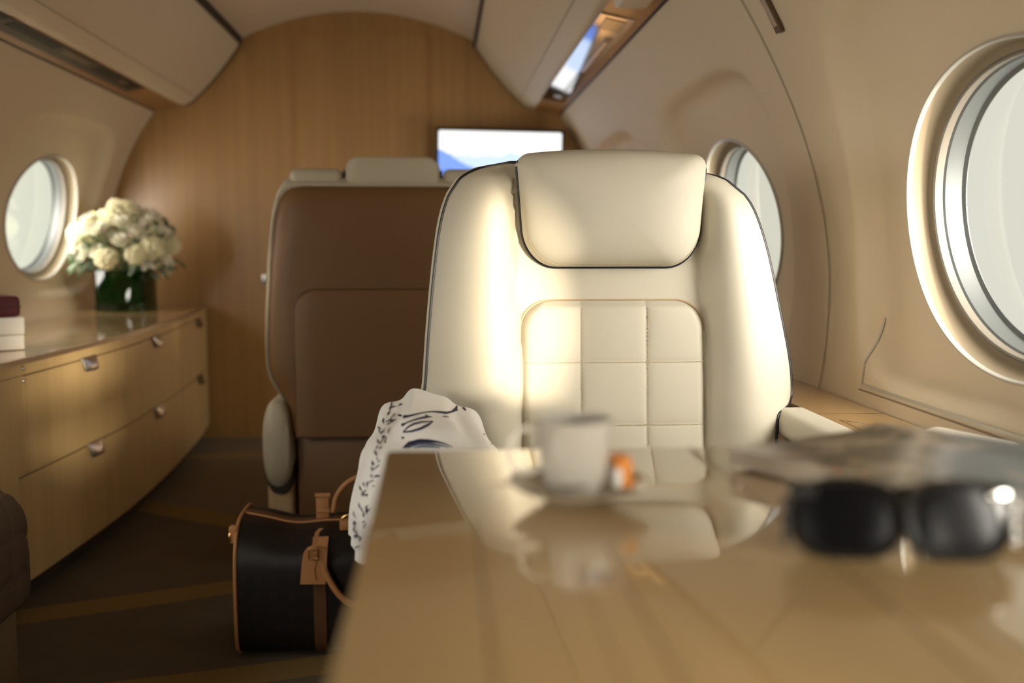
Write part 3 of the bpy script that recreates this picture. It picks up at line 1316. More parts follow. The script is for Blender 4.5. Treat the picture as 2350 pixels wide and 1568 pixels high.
# second pull of the wide lower drawer
mb = MB()
def hp2(u, v):
    y = 3.47 + lerp(-.052, .052, u) * lerp(1.0, .80, v)
    out = .003 + .017 * math.sin(PI * v * .55) * (1 - .55 * abs(2 * u - 1) ** 3)
    return Vector((xfront(y) + out, y, .334 - .036 * v))
mb.grid(hp2, 12, 8)
mb.build('handle', M['nickel'], lowd, solid=.003)
mb = MB()
front_panel(mb, CY0, 2.41 - g, .067, .572, -.021, 0)
front_panel(mb, 2.41 - g, 2.45 - g, .3322, .572, -.021, 0)
q = xfront(CY0) - .023
mb.loops([[Vector((q, y, .066)), Vector((q, y, .572)), Vector((back_x(.572), y, .572)), Vector((back_x(.30), y, .30)), Vector((back_x(.066), y, .066))] for y in (CY0 - .010, CY0 - .001)], cap0=True, cap1=True)
mb.build('end_panel', M['cab'], cb, sharp=30)
for z in (.590, .560):
    mb = MB()
    mb.lathe([(.0, .004), (.004, .004), (.0055, .002), (.0055, -.002)], (0, 0, 0), 16)
    y = 2.447
    mb.xform(Matrix.Translation((xfront(y) + .002, y, z)) @ Matrix.Rotation(PI / 2, 4, 'Y'))
    mb.build('lock_stud', M['chrome'], cb)

wt = thing('worktop', (-1.2, 3.3, .60), 'polished wooden worktop with metal edge on the drawer cabinet', 'worktop')
mb = MB()
ls = []
for i in range(41):
    y = lerp(CY0, CY1, i / 40)
    a, b = xfront(y) + .004, back_x(.61)
    ls.append([Vector((a, y, .6005)), Vector((a, y, .615)), Vector((b, y, .615)), Vector((b, y, .6005))])
mb.loops(ls, cap0=True, cap1=True)
mb.build('top_panel', M['cabtop'], wt, sharp=30)
mb = MB()
front_panel(mb, CY0, CY1, .6012, .6143, .0045, .0085, 40)
mb.build('edge_strip', M['nickel'], wt, sharp=30)
mb = MB()
for (a, b) in (((-1.39, 2.9), (-1.02, 2.9)), ((-1.39, 2.9), (-1.39, 4.3)), ((-1.39, 4.3), (-1.06, 4.3))):
    mb.box((min(a[0], b[0]) - .001, min(a[1], b[1]) - .001, .6151), (max(a[0], b[0]) + .001, max(a[1], b[1]) + .001, .6154))
mb.build('inlay_line', M['inlay'], wt, smooth_=False)

# boxes at the near end of the worktop
def rbox(mb, lo, hi, bev, ang, piv):
    mb.box(lo, hi, bev, 4)
    T = Matrix.Translation(piv) @ Matrix.Rotation(ang, 4, 'Z') @ Matrix.Translation(-Vector(piv))
    return mb.xform(T)


e = at_z(58, 802, .6165)
BROT = Matrix.Translation(e) @ Matrix.Rotation(math.radians(38), 4, 'Z') @ Matrix.Translation(-e)
bx = thing('white_box', (e.x - .12, e.y, .6165), 'white box under the burgundy case on the worktop', 'box')
mb = MB()
mb.box((e.x - .24, e.y, .6165), (e.x, e.y + .15, .6545), .003, 2)
mb.xform(BROT)
mb.build('box_base', M['white_box'], bx)
mb = MB()
mb.box((e.x - .242, e.y - .002, .6555), (e.x + .002, e.y + .152, .7005), .004, 3)
mb.xform(BROT)
mb.build('box_lid', M['white_box'], bx)
bu = thing('leather_case', (e.x - .12, e.y, .7010), 'burgundy leather case with rounded corners on the white box', 'case')
mb = MB()
mb.box((e.x - .24, e.y + .003, .7012), (e.x - .004, e.y + .145, .7545), .012, 4)
mb.xform(BROT)
mb.build('case_body', M['burgundy'], bu)
mb = MB()
mb.box((e.x - .239, e.y + .0015, .7265), (e.x - .0025, e.y + .1465, .7280), 0)
mb.xform(BROT)
mb.build('case_seam', M['black_m'], bu, smooth_=False)

# ------------------------------------------------------------------ vase of flowers
VC = Vector((-1.285, 4.19, .6155))
va = thing('glass_vase', VC, 'square dark green glass vase of white flowers on the worktop', 'vase')
vh, vw = .165, .098
mb = MB()
def sq(s, z, r=.014):
    return [Vector((VC.x + x, VC.y + y, VC.z + z)) for x, y in round_rect(-vw * s, vw * s, -vw * s, vw * s, r, r, 4)]
mb.loops([sq(.97, .0005), sq(1, .004), sq(1, vh), sq(.985, vh + .002), sq(.955, vh), sq(.955, .016)], cap0=True, cap1=True)
mb.build('vase_body', M['vase'], va)
mb = MB()
mb.loops([sq(.93, .030), sq(.93, vh - .02)], cap0=True)
mb.build('leaf_lining', M['lining'], va)


def petal_fn(L, W, curl, tilt, az, base):
    ca, sa = math.cos(az), math.sin(az)
    def f(u, v):
        w = W * math.sin(PI * (.12 + .80 * v)) * (2 * u - 1)
        ang = tilt + curl * v
        r = L * v * math.cos(ang) + .002
        z = L * v * math.sin(ang) + .18 * abs(2 * u - 1) ** 2 * W
        return Vector((base.x + ca * r - sa * w, base.y + sa * r + ca * w, base.z + z))
    return f


def rose_mesh(R):
    mb = MB()
    for ring, (n_, til, L, W) in enumerate(((6, .15, 1.0, .50), (6, .55, .92, .46), (5, .95, .78, .40), (4, 1.25, .60, .30))):
        for i in range(n_):
            az = 2 * PI * (i + .5 * ring) / n_ + random.uniform(-.15, .15)
            mb.grid(petal_fn(R * L, R * W, random.uniform(.1, .6), til, az, Vector((0, 0, ring * R * .03))), 4, 5)
    return mb


def hydra_mesh(R):
    mb = MB()
    n_ = 46
    for i in range(n_):
        z = 1 - 1.5 * (i + .5) / n_
        a = i * 2.39996
        r = math.sqrt(max(0, 1 - z * z))
        c = Vector((r * math.cos(a), r * math.sin(a), z)) * R * random.uniform(.88, 1.04)
        nrm = c.normalized()
        q = nrm.to_track_quat('Z', 'Y').to_matrix().to_4x4()
        sub = MB()
        for k_ in range(4):
            sub.grid(petal_fn(R * .34, R * .17, .3, .15, k_ * PI / 2 + a, Vector((0, 0, 0))), 2, 3)
        sub.xform(Matrix.Translation(c) @ q)
        mb.add(sub.v, sub.f)
    return mb


def lily_mesh(R):
    mb = MB()
    for i in range(6):
        mb.grid(petal_fn(R * 1.25, R * .36, -.55, .75, i * PI / 3 + .1, Vector((0, 0, 0))), 4, 6)
    return mb


protos = []
for kind, fn, R, mt in (('white_rose', rose_mesh, .039, 'petal'), ('cream_hydrangea', hydra_mesh, .038, 'petal2'), ('white_lily', lily_mesh, .040, 'petal')):
    o = fn(R).build('petals', M[mt])
    c = MB()
    c.lathe([(0.0, R * .62 if kind != 'cream_hydrangea' else R * .5), (R * .10, R * .58), (R * .16, R * .42), (R * .10, R * .1), (0, 0)], (0, 0, 0), 10)
    cm = c.build('flower_center', M['flower_c'])
    protos.append((kind, o.data, cm.data))
    bpy.data.objects.remove(o)
    bpy.data.objects.remove(cm)

FL = {
    'white_rose': ('white rose in the mixed bouquet in the green glass vase', 'flower', 'white roses in the vase'),
    'cream_hydrangea': ('cream hydrangea head in the bouquet in the green glass vase', 'flower', 'cream hydrangeas in the vase'),
    'white_lily': ('open white lily in the bouquet in the green glass vase', 'flower', 'white lilies in the vase'),
}
mouth = VC + Vector((0, 0, vh))
blooms = []
nb = 46
for i in range(nb):
    # spread over a squat dome
    z = 1.0 - 1.55 * (i + .5) / nb
    a = i * 2.39996 + .4
    r = math.sqrt(max(0, 1 - z * z)) if z > 0 else 1 + .25 * z
    p = Vector((r * math.cos(a) * .178, r * math.sin(a) * .150, .092 + z * .155))
    p += Vector((random.uniform(-.02, .02), random.uniform(-.02, .02), random.uniform(-.018, .022)))
    blooms.append(p)
for i, p in enumerate(blooms):
    kind, pm, cm = protos[(0, 1, 1, 0, 2)[i % 5]]
    pos = mouth + p
    lab, cat, grp = FL[kind]
    t = thing(kind, pos, lab, cat, grp)
    nrm = (p - Vector((0, 0, -.05))).normalized()
    s = random.uniform(.85, 1.2)
    t.rotation_euler = nrm.to_track_quat('Z', 'Y').to_euler()
    t.scale = (s, s, s)
    for nm, me in (('petals', pm), ('flower_center', cm)):
        q = bpy.data.objects.new(nm, me)
        C.objects.link(q)
        q.parent = t
    # stem down into the vase
    foot = VC + Vector((p.x * .25, p.y * .25, .05))
    Minv = (Matrix.Translation(pos) @ t.rotation_euler.to_matrix().to_4x4() @ Matrix.Scale(s, 4)).inverted()
    mid = mouth + Vector((p.x * .30, p.y * .30, .0))
    mb = MB()
    mb.tube([Minv @ q for q in (pos, pos.lerp(mid, .5), mid, foot)], .0022, 5)
    me = bpy.data.meshes.new('stem')
    me.from_pydata(mb.v, [], mb.f)
    me.materials.append(M['stem'])
    q = bpy.data.objects.new('stem', me)
    C.objects.link(q)
    q.parent = t
for i in range(34):
    a = i * 2.39996
    z = random.uniform(-.3, .9)
    r = math.sqrt(1 - z * z) if z < 1 else .1
    dirv = Vector((r * math.cos(a), r * math.sin(a) * .9, z))
    tip = mouth + Vector((dirv.x * .215, dirv.y * .185, .085 + dirv.z * .195))
    mb = MB()
    base = mouth + Vector((dirv.x * .05, dirv.y * .05, -.05))
    mb.tube([base, base.lerp(tip, .5) + Vector((0, 0, .01)), tip], .0016, 5)
    d = (tip - base).normalized()
    s1 = d.orthogonal().normalized()
    for k_ in range(5):
        f = .55 + .11 * k_
        c = base.lerp(tip, min(1, f))
        lv = (d * .6 + s1 * (1 if k_ % 2 else -1) * .8 + Vector((0, 0, random.uniform(-.4, .2)))).normalized()
        wv = lv.cross(d).cross(lv).normalized() if False else lv.cross(Vector((0, 0, 1))).normalized()
        Lf, Wf = .045, .013
        mb.grid(lambda u, v: c + lv * (Lf * v) + wv * (Wf * math.sin(PI * (.05 + .93 * v)) * (2 * u - 1)) + Vector((0, 0, -.012 * v * v)), 2, 5)
    o = mb.build('leaf_sprig', M['leaf'] if i % 2 else M['leaf2'])
    if i % 2:
        tag(o, 'dark green leaf sprig among the white flowers in the vase', 'leaf sprig', 'dark leaf sprigs in the vase')
    else:
        tag(o, 'grey green leaf sprig among the white flowers in the vase', 'leaf sprig', 'grey leaf sprigs in the vase')

# ------------------------------------------------------------------ screen on the bulkhead
tL, tR = at_y(1000, 291, 4.50), at_y(1296, 303, 4.50)
tv = thing('television', ((tL.x + tR.x) / 2, 4.5, 1.25), 'thin black-framed television showing snowy blue mountains on the wood bulkhead', 'television')
tz1 = (tL.z + tR.z) / 2 + .003
tz0 = tz1 - .34
rotm = Matrix.Translation(((tL.x + tR.x) / 2, 4.5, tz1)) @ Matrix.Rotation(math.radians(.9), 4, 'Y') @ Matrix.Translation((-(tL.x + tR.x) / 2, -4.5, -tz1))
mb = MB()
mb.box((tL.x, 4.497, tz0), (tR.x, 4.53, tz1), .006, 3)
mb.xform(rotm)
mb.build('bezel', M['black'], tv)
mb = MB()
ol = round_rect(tL.x + .013, tR.x - .013, tz0 + .016, tz1 - .013, .008, .008, 5)
pillow(mb, ol, [(1, 4.4962), (.999, 4.4955)])
mb.xform(rotm)
mb.build('screen', M['screen'], tv, smooth_=False)
mb = MB()
mb.box(((tL.x + tR.x) / 2 - .06, 4.531, tz0 + .10), ((tL.x + tR.x) / 2 + .06, Y1 - .001, tz0 + .24), .004, 2)
mb.build('wall_bracket', M['black_m'], tv)

sp = at_y(609, 641, Y1 - .006)
sw = thing('light_switch', sp, 'small pale switch on the wood bulkhead left of the tan-backed seat', 'switch')
mb = MB()
mb.box((sp.x - .016, Y1 - .006, sp.z - .022), (sp.x + .016, Y1 - .0004, sp.z + .022), .003, 2)
mb.build('switch_plate', M['nickel'], sw)
mb = MB()
mb.box((sp.x - .008, Y1 - .009, sp.z - .012), (sp.x + .008, Y1 - .0055, sp.z + .012), .002, 2)
mb.build('switch_button', M['white_trim'], sw)

# coat hook high on the right-hand wall
c0 = at_y(1775, 48, 1.86)
hk = thing('coat_hook', c0, 'dark bronze folding coat hook high on the wall above the window', 'coat hook')
ang = math.asin((c0.z - CZ) / RAD)
def hookp(y, a, out):
    return shell(1, y, a, out)
a0 = math.asin((at_y(1778, 50, 1.86).z - CZ) / RAD)
mb = MB()
ls = []
for i in range(9):
    a = a0 + .20 * i / 8
    y = 1.935
    w = .0125
    o_ = scoop(1, y, a)
    ls.append([hookp(y - w, a, o_ - .001), hookp(y + w, a, o_ - .001), hookp(y + w, a, o_ - .011), hookp(y - w, a, o_ - .011)])
mb.loops(ls, cap0=True, cap1=True)
mb.build('hook_plate', M['bronze'], hk, smooth_=False, bev=.002)
mb = MB()
ls = []
for i in range(7):
    a = a0 + .012 + .17 * i / 6
    y = 1.928
    o_ = scoop(1, y, a)
    lift = .0115 + .003 * math.sin(PI * i / 6)
    ls.append([hookp(y - .005, a, o_ - .0112), hookp(y + .007, a, o_ - .0112), hookp(y + .007, a, o_ - lift - .002), hookp(y - .005, a, o_ - lift - .002)])
mb.loops(ls, cap0=True, cap1=True)
mb.build('hook_arm', M['nickel'], hk, smooth_=False)

# ------------------------------------------------------------------ quilted divan at the near left
dv = thing('quilted_divan', (-1.05, 1.4, 0), 'dark brown quilted divan end on a plain beige base', 'divan')
DX, DY = -.805, 2.005
def divan_fn(p):
    # channel quilting pressed into the surface
    q = p.copy()
    def groove(v, s):
        t = (v / s) % 1.0
        return max(0, 1 - min(t, 1 - t) * s / .010)
    if p.x > DX - .02:
        g_ = max(groove(p.y, .105), groove(p.z - .02, .078))
        q.x -= .006 * g_
    if p.z > .40:
        g_ = max(groove(p.y, .105), groove(p.x, .105))
        q.z -= .006 * g_
    return q


def dprof(t):
    # cross-section (x, z) of the cushion, from the bottom of the aisle side over the top to the wall
    pts = [(-.012, .185), (0, .20), (0, .36)] + [(-.075 + .075 * math.cos(a), .36 + .07 * math.sin(a)) for a in [PI / 2 * i / 8 for i in range(1, 9)]] + [(-.30, .432), (-.52, .425)]
    q = resample([(x, z, 0) for x, z in pts], 90, closed=False)
    p = q[int(round(t * 89))]
    return DX + p.x, p.y


mb = MB()
NY = 150
def dpt(u, v):
    x, z = dprof(u)
    y = lerp(.55, DY, v)
    # rounded far end
    e_ = DY - y
    k_ = 0 if e_ > .09 else (1 - math.sqrt(max(0, 1 - ((.09 - e_) / .09) ** 2)))
    q = divan_fn(Vector((x, y, z)))
    q.z = q.z - k_ * .085 * smooth(.2, .40, z)
    q.x = q.x - k_ * .03 * smooth(-.2, 0.0, x - DX)
    return q
mb.grid(dpt, 89, NY)
mb.loops([[dpt(i / 89, 1) for i in range(90)], [Vector((dprof(i / 89)[0] - .02, DY + .004, .20 + (dpt(i / 89, 1).z - .20) * .9)) for i in range(90)], [Vector((-1.05, DY + .006, .25)) for i in range(90)]], closed=False)
mb.build('quilted_cushion', M['velvet'], dv, sharp=80)
mb = MB()
mb.box((-1.14, .55, 0), (DX - .045, DY - .01, .184), .004, 2)
mb.build('base', M['divan_base'], dv)

ep = thing('end_screen', (-1.0, 2.06, 0), 'light wood end screen with metal latch between divan and drawer cabinet', 'end screen')
mb = MB()
ol = round_rect(-1.20, -.918, .004, .592, .002, .03)
pillow(mb, ol, [(.99, 2.05), (1.0, 2.054), (1.0, 2.090), (.99, 2.094)])
mb.build('screen_panel', M['cab'], ep)
mb = MB()
mb.box((-.9175, 2.062, .525), (-.9115, 2.084, .560), .002, 2)
mb.build('latch', M['nickel'], ep)

# ------------------------------------------------------------------ duffel bag on the floor
bg = thing('duffel_bag', (-.19, 2.2, 0), 'dark brown canvas duffel bag with tan leather trim on the carpet', 'bag')
X0, X1 = -.437, .075
YC, HY, HB = 2.205, .125, .292


def sag(x):
    t = min(1, max(0, (x - X0) / (X1 - X0)))
    return -.022 * max(0, math.sin(PI * t)) ** .8 - .010 * math.exp(-((t - .22) / .1) ** 2)


def bagp(u, t, grow=0.0):
    """u in 0..1 round the section, t along the length"""
    x = lerp(X0, X1, t)
    a = 2 * PI * u
    c, s = math.cos(a), math.sin(a)
    bulge = 1 + .06 * math.sin(PI * t)
    y = YC + (HY * bulge + grow) * math.copysign(abs(c) ** .42, c)
    zc = HB / 2 + .004
    z = zc + (HB / 2 + grow) * math.copysign(abs(s) ** (.60 if s > 0 else .35), s)
    if s > 0:
        z += sag(x) * smooth(.1, .9, s)
        y = YC + (y - YC) * (1 - .14 * s ** 2)
    return Vector((x, y, max(z, .003)))


mb = MB()
ls = []
N = 72
for t in [0, 0, .004, .012] + [i / 40 for i in range(1, 40)] + [.988, .996, 1, 1]:
    ls.append([bagp(i / N, t) for i in range(N)])
cen0, cen1 = Vector((X0 - .008, YC, HB / 2)), Vector((X1 + .008, YC, HB / 2))
ls[0] = [p.lerp(cen0, .7) + Vector((-.008, 0, 0)) for p in ls[0]]
ls[-1] = [p.lerp(cen1, .7) + Vector((.008, 0, 0)) for p in ls[-1]]
mb.loops(ls, cap0=True, cap1=True)
mb.build('bag_body', M['bag'], bg, sharp=60)
for t in (.0, 1.0):
    mb = MB()
    mb.tube([bagp(i / 96, t, .001) for i in range(96)], .0038, 8, closed=True)
    mb.build('piping', M['vachetta'], bg)
# zip along the top
mb = MB()
mb.loops([[Vector((x, YC + w, bagp(.25, (x - X0) / (X1 - X0)).z + h)) for w, h in ((-.016, -.001), (-.014, .003), (.014, .003), (.016, -.001))] for x in [lerp(X0 - .004, X1 + .004, i / 40) for i in range(41)]], cap0=True, cap1=True)
zp = mb.build('zip_tape', M['strap_dark'], bg)
mb = MB()
mb.tube([Vector((x, YC - .017, bagp(.25, (x - X0) / (X1 - X0)).z + .0015)) for x in [lerp(X0, X1, i / 40) for i in range(41)]], .0028, 6)
mb.build('top_edging', M['vachetta'], bg)


def strap(mb, xc, w, z0, z1, lift=.003, back=False):
    ls = []
    for i in range(25):
        z = lerp(z0, z1, i / 24)
        # find the section point at this height on the front
        t = (xc - X0) / (X1 - X0)
        best = None
        for k_ in range(181):
            u = .25 + .5 * k_ / 180
            p = bagp(u, t, lift)
            if best is None or abs(p.z - z) < abs(best.z - z):
                best = p
        y = best.y if not back else 2 * YC - best.y
        s_ = 1 if not back else -1
        ls.append([Vector((xc - w, y, z)), Vector((xc + w, y, z)), Vector((xc + w, y + s_ * .004, z)), Vector((xc - w, y + s_ * .004, z))])
    mb.loops(ls, cap0=True, cap1=True)


S1 = at_y(736, 1400, 2.08).x
S2 = .5 * (X0 + X1) * 2 - S1
for xc in (S1, S2):
    mb = MB()
    strap(mb, xc, .013, .012, .205)
    mb.build('strap', M['strap_dark'], bg)
    mb = MB()
    strap(mb, xc, .0165, .175, .262, .005)
    mb.build('strap_patch', M['vachetta'], bg)
# handles: front one flopped down, rear one standing
mb = MB()
pts = []
for i in range(25):
    t = i / 24
    x = lerp(S1 + .004, S2 - .004, t)
    pts.append(Vector((x, YC - HY - .022 - .012 * math.sin(PI * t), .238 - .105 * abs(math.sin(PI * t)) ** .7)))
mb.tube(pts, .0065, 10)
mb.build('handle', M['vachetta'], bg)
mb = MB()
pts = []
for i in range(25):
    t = i / 24
    x = lerp(S1 + .004, S2 - .004, t)
    pts.append(Vector((x, YC + HY * .85 + .006, .255 + .088 * abs(math.sin(PI * t)) ** .45)))
mb.tube(pts, .0065, 10)
mb.build('handle', M['vachetta'], bg)
# leather tabs on the top
tabp = at_y(744, 1180, YC + .02)
mb = MB()
mb.box((tabp.x - .015, YC - .004, .272), (tabp.x + .014, YC + .004, .328), .003, 2)
mb.tube([Vector((tabp.x - .017, YC, .327)), Vector((tabp.x + .016, YC, .327))], .006, 10)
mb.tube([Vector((tabp.x - .013, YC, .292)), Vector((tabp.x + .015, YC, .292))], .006, 10)
mb.build('zip_tab', M['vachetta'], bg)
dr = at_y(802, 1196, YC - .06)
mb = MB()
mb.tube([Vector((dr.x + .016 * math.cos(a), YC - .07, .288 + .013 * math.sin(a))) for a in [2 * PI * i / 24 for i in range(24)]], .0028, 8, closed=True)
mb.build('ring', M['brass'], bg)
mb = MB()
mb.box((dr.x - .020, YC - .076, .268), (dr.x + .006, YC - .064, .290), .003, 2)
mb.build('ring_tab', M['vachetta'], bg)
mb = MB()
mb.tube([Vector((X0 - .010 + .004 * math.cos(a), YC - .09 + .010 * math.cos(a), .265 + .013 * math.sin(a))) for a in [2 * PI * i / 24 for i in range(24)]], .0030, 8, closed=True)
mb.build('ring', M['brass'], bg)
mb = MB()
mb.box((X0 - .016, YC - .10, .250), (X0 + .004, YC - .078, .288), .005, 3)
mb.build('ring_tab', M['vachetta'], bg)
# luggage tag with buckle
tg = thing('luggage_tag', at_y(718, 1290, 2.05), 'tan leather luggage tag with buckle hanging on the duffel bag', 'luggage tag')
yT = YC - HY - .026
mb = MB()
to = [(at_y(u, v, yT).x, at_y(u, v, yT).z) for u, v in ((689, 1341), (748, 1341), (751, 1262), (742, 1258), (718, 1252), (706, 1257), (697, 1268), (693, 1290))]
to = [(p.x, p.y) for p in resample([(x, z, 0) for x, z in to], 60)]
pillow(mb, to, [(.99, yT - .003), (1.0, yT - .002), (1.0, yT + .002), (.99, yT + .003)])
mb.build('tag_body', M['vachetta'], tg)
mb = MB()
pts = [at_y(u, v, yT - .005) for u, v in ((722, 1335), (716, 1310), (722, 1285), (722, 1262), (724, 1240), (728, 1222), (737, 1213))]
mb.loops([[p + Vector((-.0045, 0, 0)), p + Vector((.0045, 0, 0)), p + Vector((.0045, .0018, 0)), p + Vector((-.0045, .0018, 0))] for p in pts], cap0=True, cap1=True)
mb.build('tag_strap', M['vachetta'], tg)
mb = MB()
bp = at_y(719, 1272, yT - .008)
q = round_rect(bp.x - .009, bp.x + .009, bp.z - .0105, bp.z + .0105, .002, .002, 3)
mb.tube([Vector((x, bp.y, z)) for x, z in q], .0017, 6, closed=True)
mb.tube([Vector((bp.x - .009, bp.y, bp.z)), Vector((bp.x + .009, bp.y, bp.z))], .0014, 6)
mb.build('buckle', M['brass'], tg)

# ------------------------------------------------------------------ printed scarf over the chair's arm
sc_x, sc_y0, sc_y1 = -.020, 1.42, 1.60
SP = []           # U-shaped path: left side from the back, round the front, right side to the back
for i in range(31):
    SP.append((Vector((sc_x, lerp(sc_y1, sc_y0, i / 30), 0)), Vector((-1, 0, 0))))
for i in range(1, 40):
    a = PI + PI * i / 40
    SP.append((Vector((sc_x, sc_y0, 0)), Vector((math.cos(a), math.sin(a), 0))))
for i in range(31):
    SP.append((Vector((sc_x, lerp(sc_y0, sc_y1, i / 30), 0)), Vector((1, 0, 0))))
ST = [(0, 0, .648), (.10, .026, .646), (.22, .054, .634), (.34, .078, .610), (.46, .094, .575), (.62, .104, .53), (.8, .110, .49), (1.0, .113, .45)]


def scarf(u, s):
    f = u * (len(SP) - 1)
    i = min(len(SP) - 2, int(f))
    t = f - i
    m = SP[i][0].lerp(SP[i + 1][0], t)
    nn = SP[i][1].lerp(SP[i + 1][1], t).normalized()
    w = spline([(a, b) for a, b, c in ST], s)
    z = spline([(a, c) for a, b, c in ST], s)
    fold = (.0055 * math.sin(u * 33 + 1.0) + .004 * math.sin(u * 61 + s * 3)) * smooth(.25, .9, s)
    wr = .0055 * math.sin(s * 26 + math.sin(u * 9) * 1.6) * smooth(.05, .2, s) * smooth(.65, .35, s)
    w *= 1 + .9 * max(0, -nn.y) ** 2.5 * smooth(1.0, .5, s) + .12 * max(0, nn.x)
    p = m + nn * (w + fold + wr * .5)
    p.z = z + wr
    # the heap leans: higher on the aisle side
    p.z -= .16 * max(-.01, p.x - (sc_x - .02)) * smooth(1.0, .3, s)
    p.z -= .06 * max(0, 1.50 - p.y) * smooth(1.0, .5, s)
    p.z += .006 * math.exp(-(((p.x + .040) / .022) ** 2)) * smooth(.4, .1, s)
    if nn.x > .3:
        p.x = min(p.x, .115)
    if p.x > .025:
        p.z = max(p.z, .468)
    return p


sf = thing('printed_scarf', (sc_x, 1.5, .5), 'white scarf with navy pen-line print draped over the armchair arm', 'scarf')
mb = MB()
mb.grid(scarf, 220, 70)
so = mb.build('cloth', M['cloth'], sf, sharp=80, solid=.001)
so.modifiers['solid'].offset = 0
vs = [Vector(p) for p in mb.v]
bvh = BVHTree.FromPolygons(vs, mb.f)


def on_scarf(u, v):
    d = ray(u, v).normalized()
    loc, nrm, idx, dist = bvh.ray_cast(EYE, d)
    if loc is None:
        return None, None
    if nrm.dot(d) > 0:
        nrm = -nrm
    return loc + nrm * .0014, nrm


def stroke(mb, pts, sub=6):
    """ribbon of varying width (px) lying on the cloth"""
    P = []
    for (a, b) in zip(pts, pts[1:]):
        for k_ in range(sub):
            t = k_ / sub
            P.append(tuple(lerp(a[i], b[i], t) for i in range(3)))
    P.append(pts[-1])
    prev = None
    L, Rr = [], []
    for i, (u, v, w) in enumerate(P):
        a = P[max(0, i - 1)]
        b = P[min(len(P) - 1, i + 1)]
        dx, dy = b[0] - a[0], b[1] - a[1]
        n_ = math.hypot(dx, dy) or 1
        ox, oy = -dy / n_ * w / 2, dx / n_ * w / 2
        p, _ = on_scarf(u + ox, v + oy)
        q, _ = on_scarf(u - ox, v - oy)
        if p is None or q is None or (p - q).length > .03:
            if len(L) > 1:
                mb.loops([L, Rr], closed=False)
            L, Rr = [], []
            continue
        if L and ((L[-1] - p).length > .03):
            mb.loops([L, Rr], closed=False)
            L, Rr = [], []
        L.append(p)
        Rr.append(q)
    if len(L) > 1:
        mb.loops([L, Rr], closed=False)


def cr(pts, k=7.833, o=(860, 880)):
    return [(o[0] + x / k, o[1] + y / k, w / k) for x, y, w in pts]


mb = MB()
stroke(mb, cr([(420, 583, 28), (470, 590, 34), (530, 612, 60), (600, 606, 34), (760, 565, 24), (920, 530, 20), (1040, 520, 22), (1180, 530, 34), (1280, 545, 44), (1380, 520, 38), (1430, 495, 60), (1462, 460, 44), (1472, 420, 34)]))
stroke(mb, cr([(1400, 505, 20), (1490, 490, 40)]))
stroke(mb, cr([(490, 765, 40), (520, 750, 48), (560, 728, 18), (680, 680, 22), (800, 645, 32), (930, 620, 40), (1030, 615, 14)]))
stroke(mb, cr([(900, 585, 20), (960, 612, 34), (1000, 620, 10)]))
stroke(mb, cr([(520, 890, 16), (600, 800, 22), (700, 745, 34), (830, 710, 32), (960, 702, 20), (1050, 695, 12), (960, 760, 44), (820, 828, 44), (660, 875, 36), (520, 890, 22)]))
stroke(mb, cr([(492, 996, 34), (536, 986, 34)]))
stroke(mb, cr([(1220, 605, 14), (1300, 615, 22), (1330, 622, 6)]))
stroke(mb, cr([(500, 1180, 12), (620, 1092, 60), (800, 1050, 80), (950, 1050, 70), (1100, 1060, 40), (1250, 1095, 24), (1390, 1160, 10)]))
stroke(mb, cr([(540, 1180, 20), (680, 1120, 30), (820, 1110, 30)]))
# dense marks down the aisle-side edge
rr = random.Random(3)
edgepx = [(905, 935), (893, 960), (884, 985), (876, 1010), (869, 1035), (862, 1060), (855, 1085), (849, 1110), (842, 1140), (836, 1170), (829, 1200), (822, 1230), (814, 1260), (805, 1290)]
for (u, v) in edgepx:
    for k_ in range(6):
        a = u + rr.uniform(-11, 9)
        b = v + rr.uniform(-14, 14)
        th_ = rr.uniform(-2.4, -.4)
        L_ = rr.uniform(7, 17)
        stroke(mb, [(a, b, .8), (a + L_ * .5 * math.cos(th_), b + L_ * .5 * math.sin(th_), rr.uniform(1.6, 3.6)), (a + L_ * math.cos(th_ + .22), b + L_ * math.sin(th_ + .22), .8)], 4)
for (u, v) in ((1062, 935), (1066, 940), (1108, 995), (1122, 1012), (1125, 1017)):
    stroke(mb, [(u - 3, v - 4, 2), (u, v, 4), (u + 3, v + 4, 2)], 3)
mb.build('print_pattern', M['navy'], so)
mb = MB()
stroke(mb, cr([(600, 1172, 26), (720, 1122, 40), (880, 1102, 46), (1060, 1108, 44), (1220, 1136, 26), (1330, 1168, 10)]))
stroke(mb, cr([(700, 1172, 20), (860, 1150, 36), (1040, 1152, 34), (1180, 1170, 14)]))
mb.build('wash_pattern', M['navy_pale'], so)

# ------------------------------------------------------------------ coffee cup, saucer, spoon, biscuit
cc = at_z(1330, 1146, TZ)
CU_X, CU_Y = cc.x - .002, cc.y
sa = thing('saucer', (CU_X, CU_Y, TZ), 'white porcelain saucer with silver rim under the coffee cup', 'saucer')
mb = MB()
SR = .051
prof = [(0, .0016), (.016, .0012), (.018, .0004), (.022, .0006), (.026, .0022), (.036, .0060), (.046, .0108), (SR - .0006, .0134), (SR, .0142), (SR - .0008, .0150), (.046, .0128), (.036, .0080), (.026, .0045), (.020, .0042), (0, .0040)]
mb.lathe(prof, (CU_X, CU_Y, TZ), 72)
mb.build('saucer_dish', M['porcelain'], sa)
mb = MB()
mb.lathe([(SR - .0002, .0138), (SR + .0004, .0143), (SR - .0004, .0152), (SR - .0014, .0149)], (CU_X, CU_Y, TZ), 72)
mb.build('saucer_rim', M['silver'], sa)
cu = thing('coffee_cup', (CU_X, CU_Y, TZ + .0045), 'white porcelain cup of black coffee on the saucer', 'cup')
z0 = TZ + .0046
cuh = at_y(1320, 960, CU_Y).z - z0
r1 = (at_y(1407, 960, CU_Y).x - at_y(1232, 960, CU_Y).x) / 2
mb = MB()
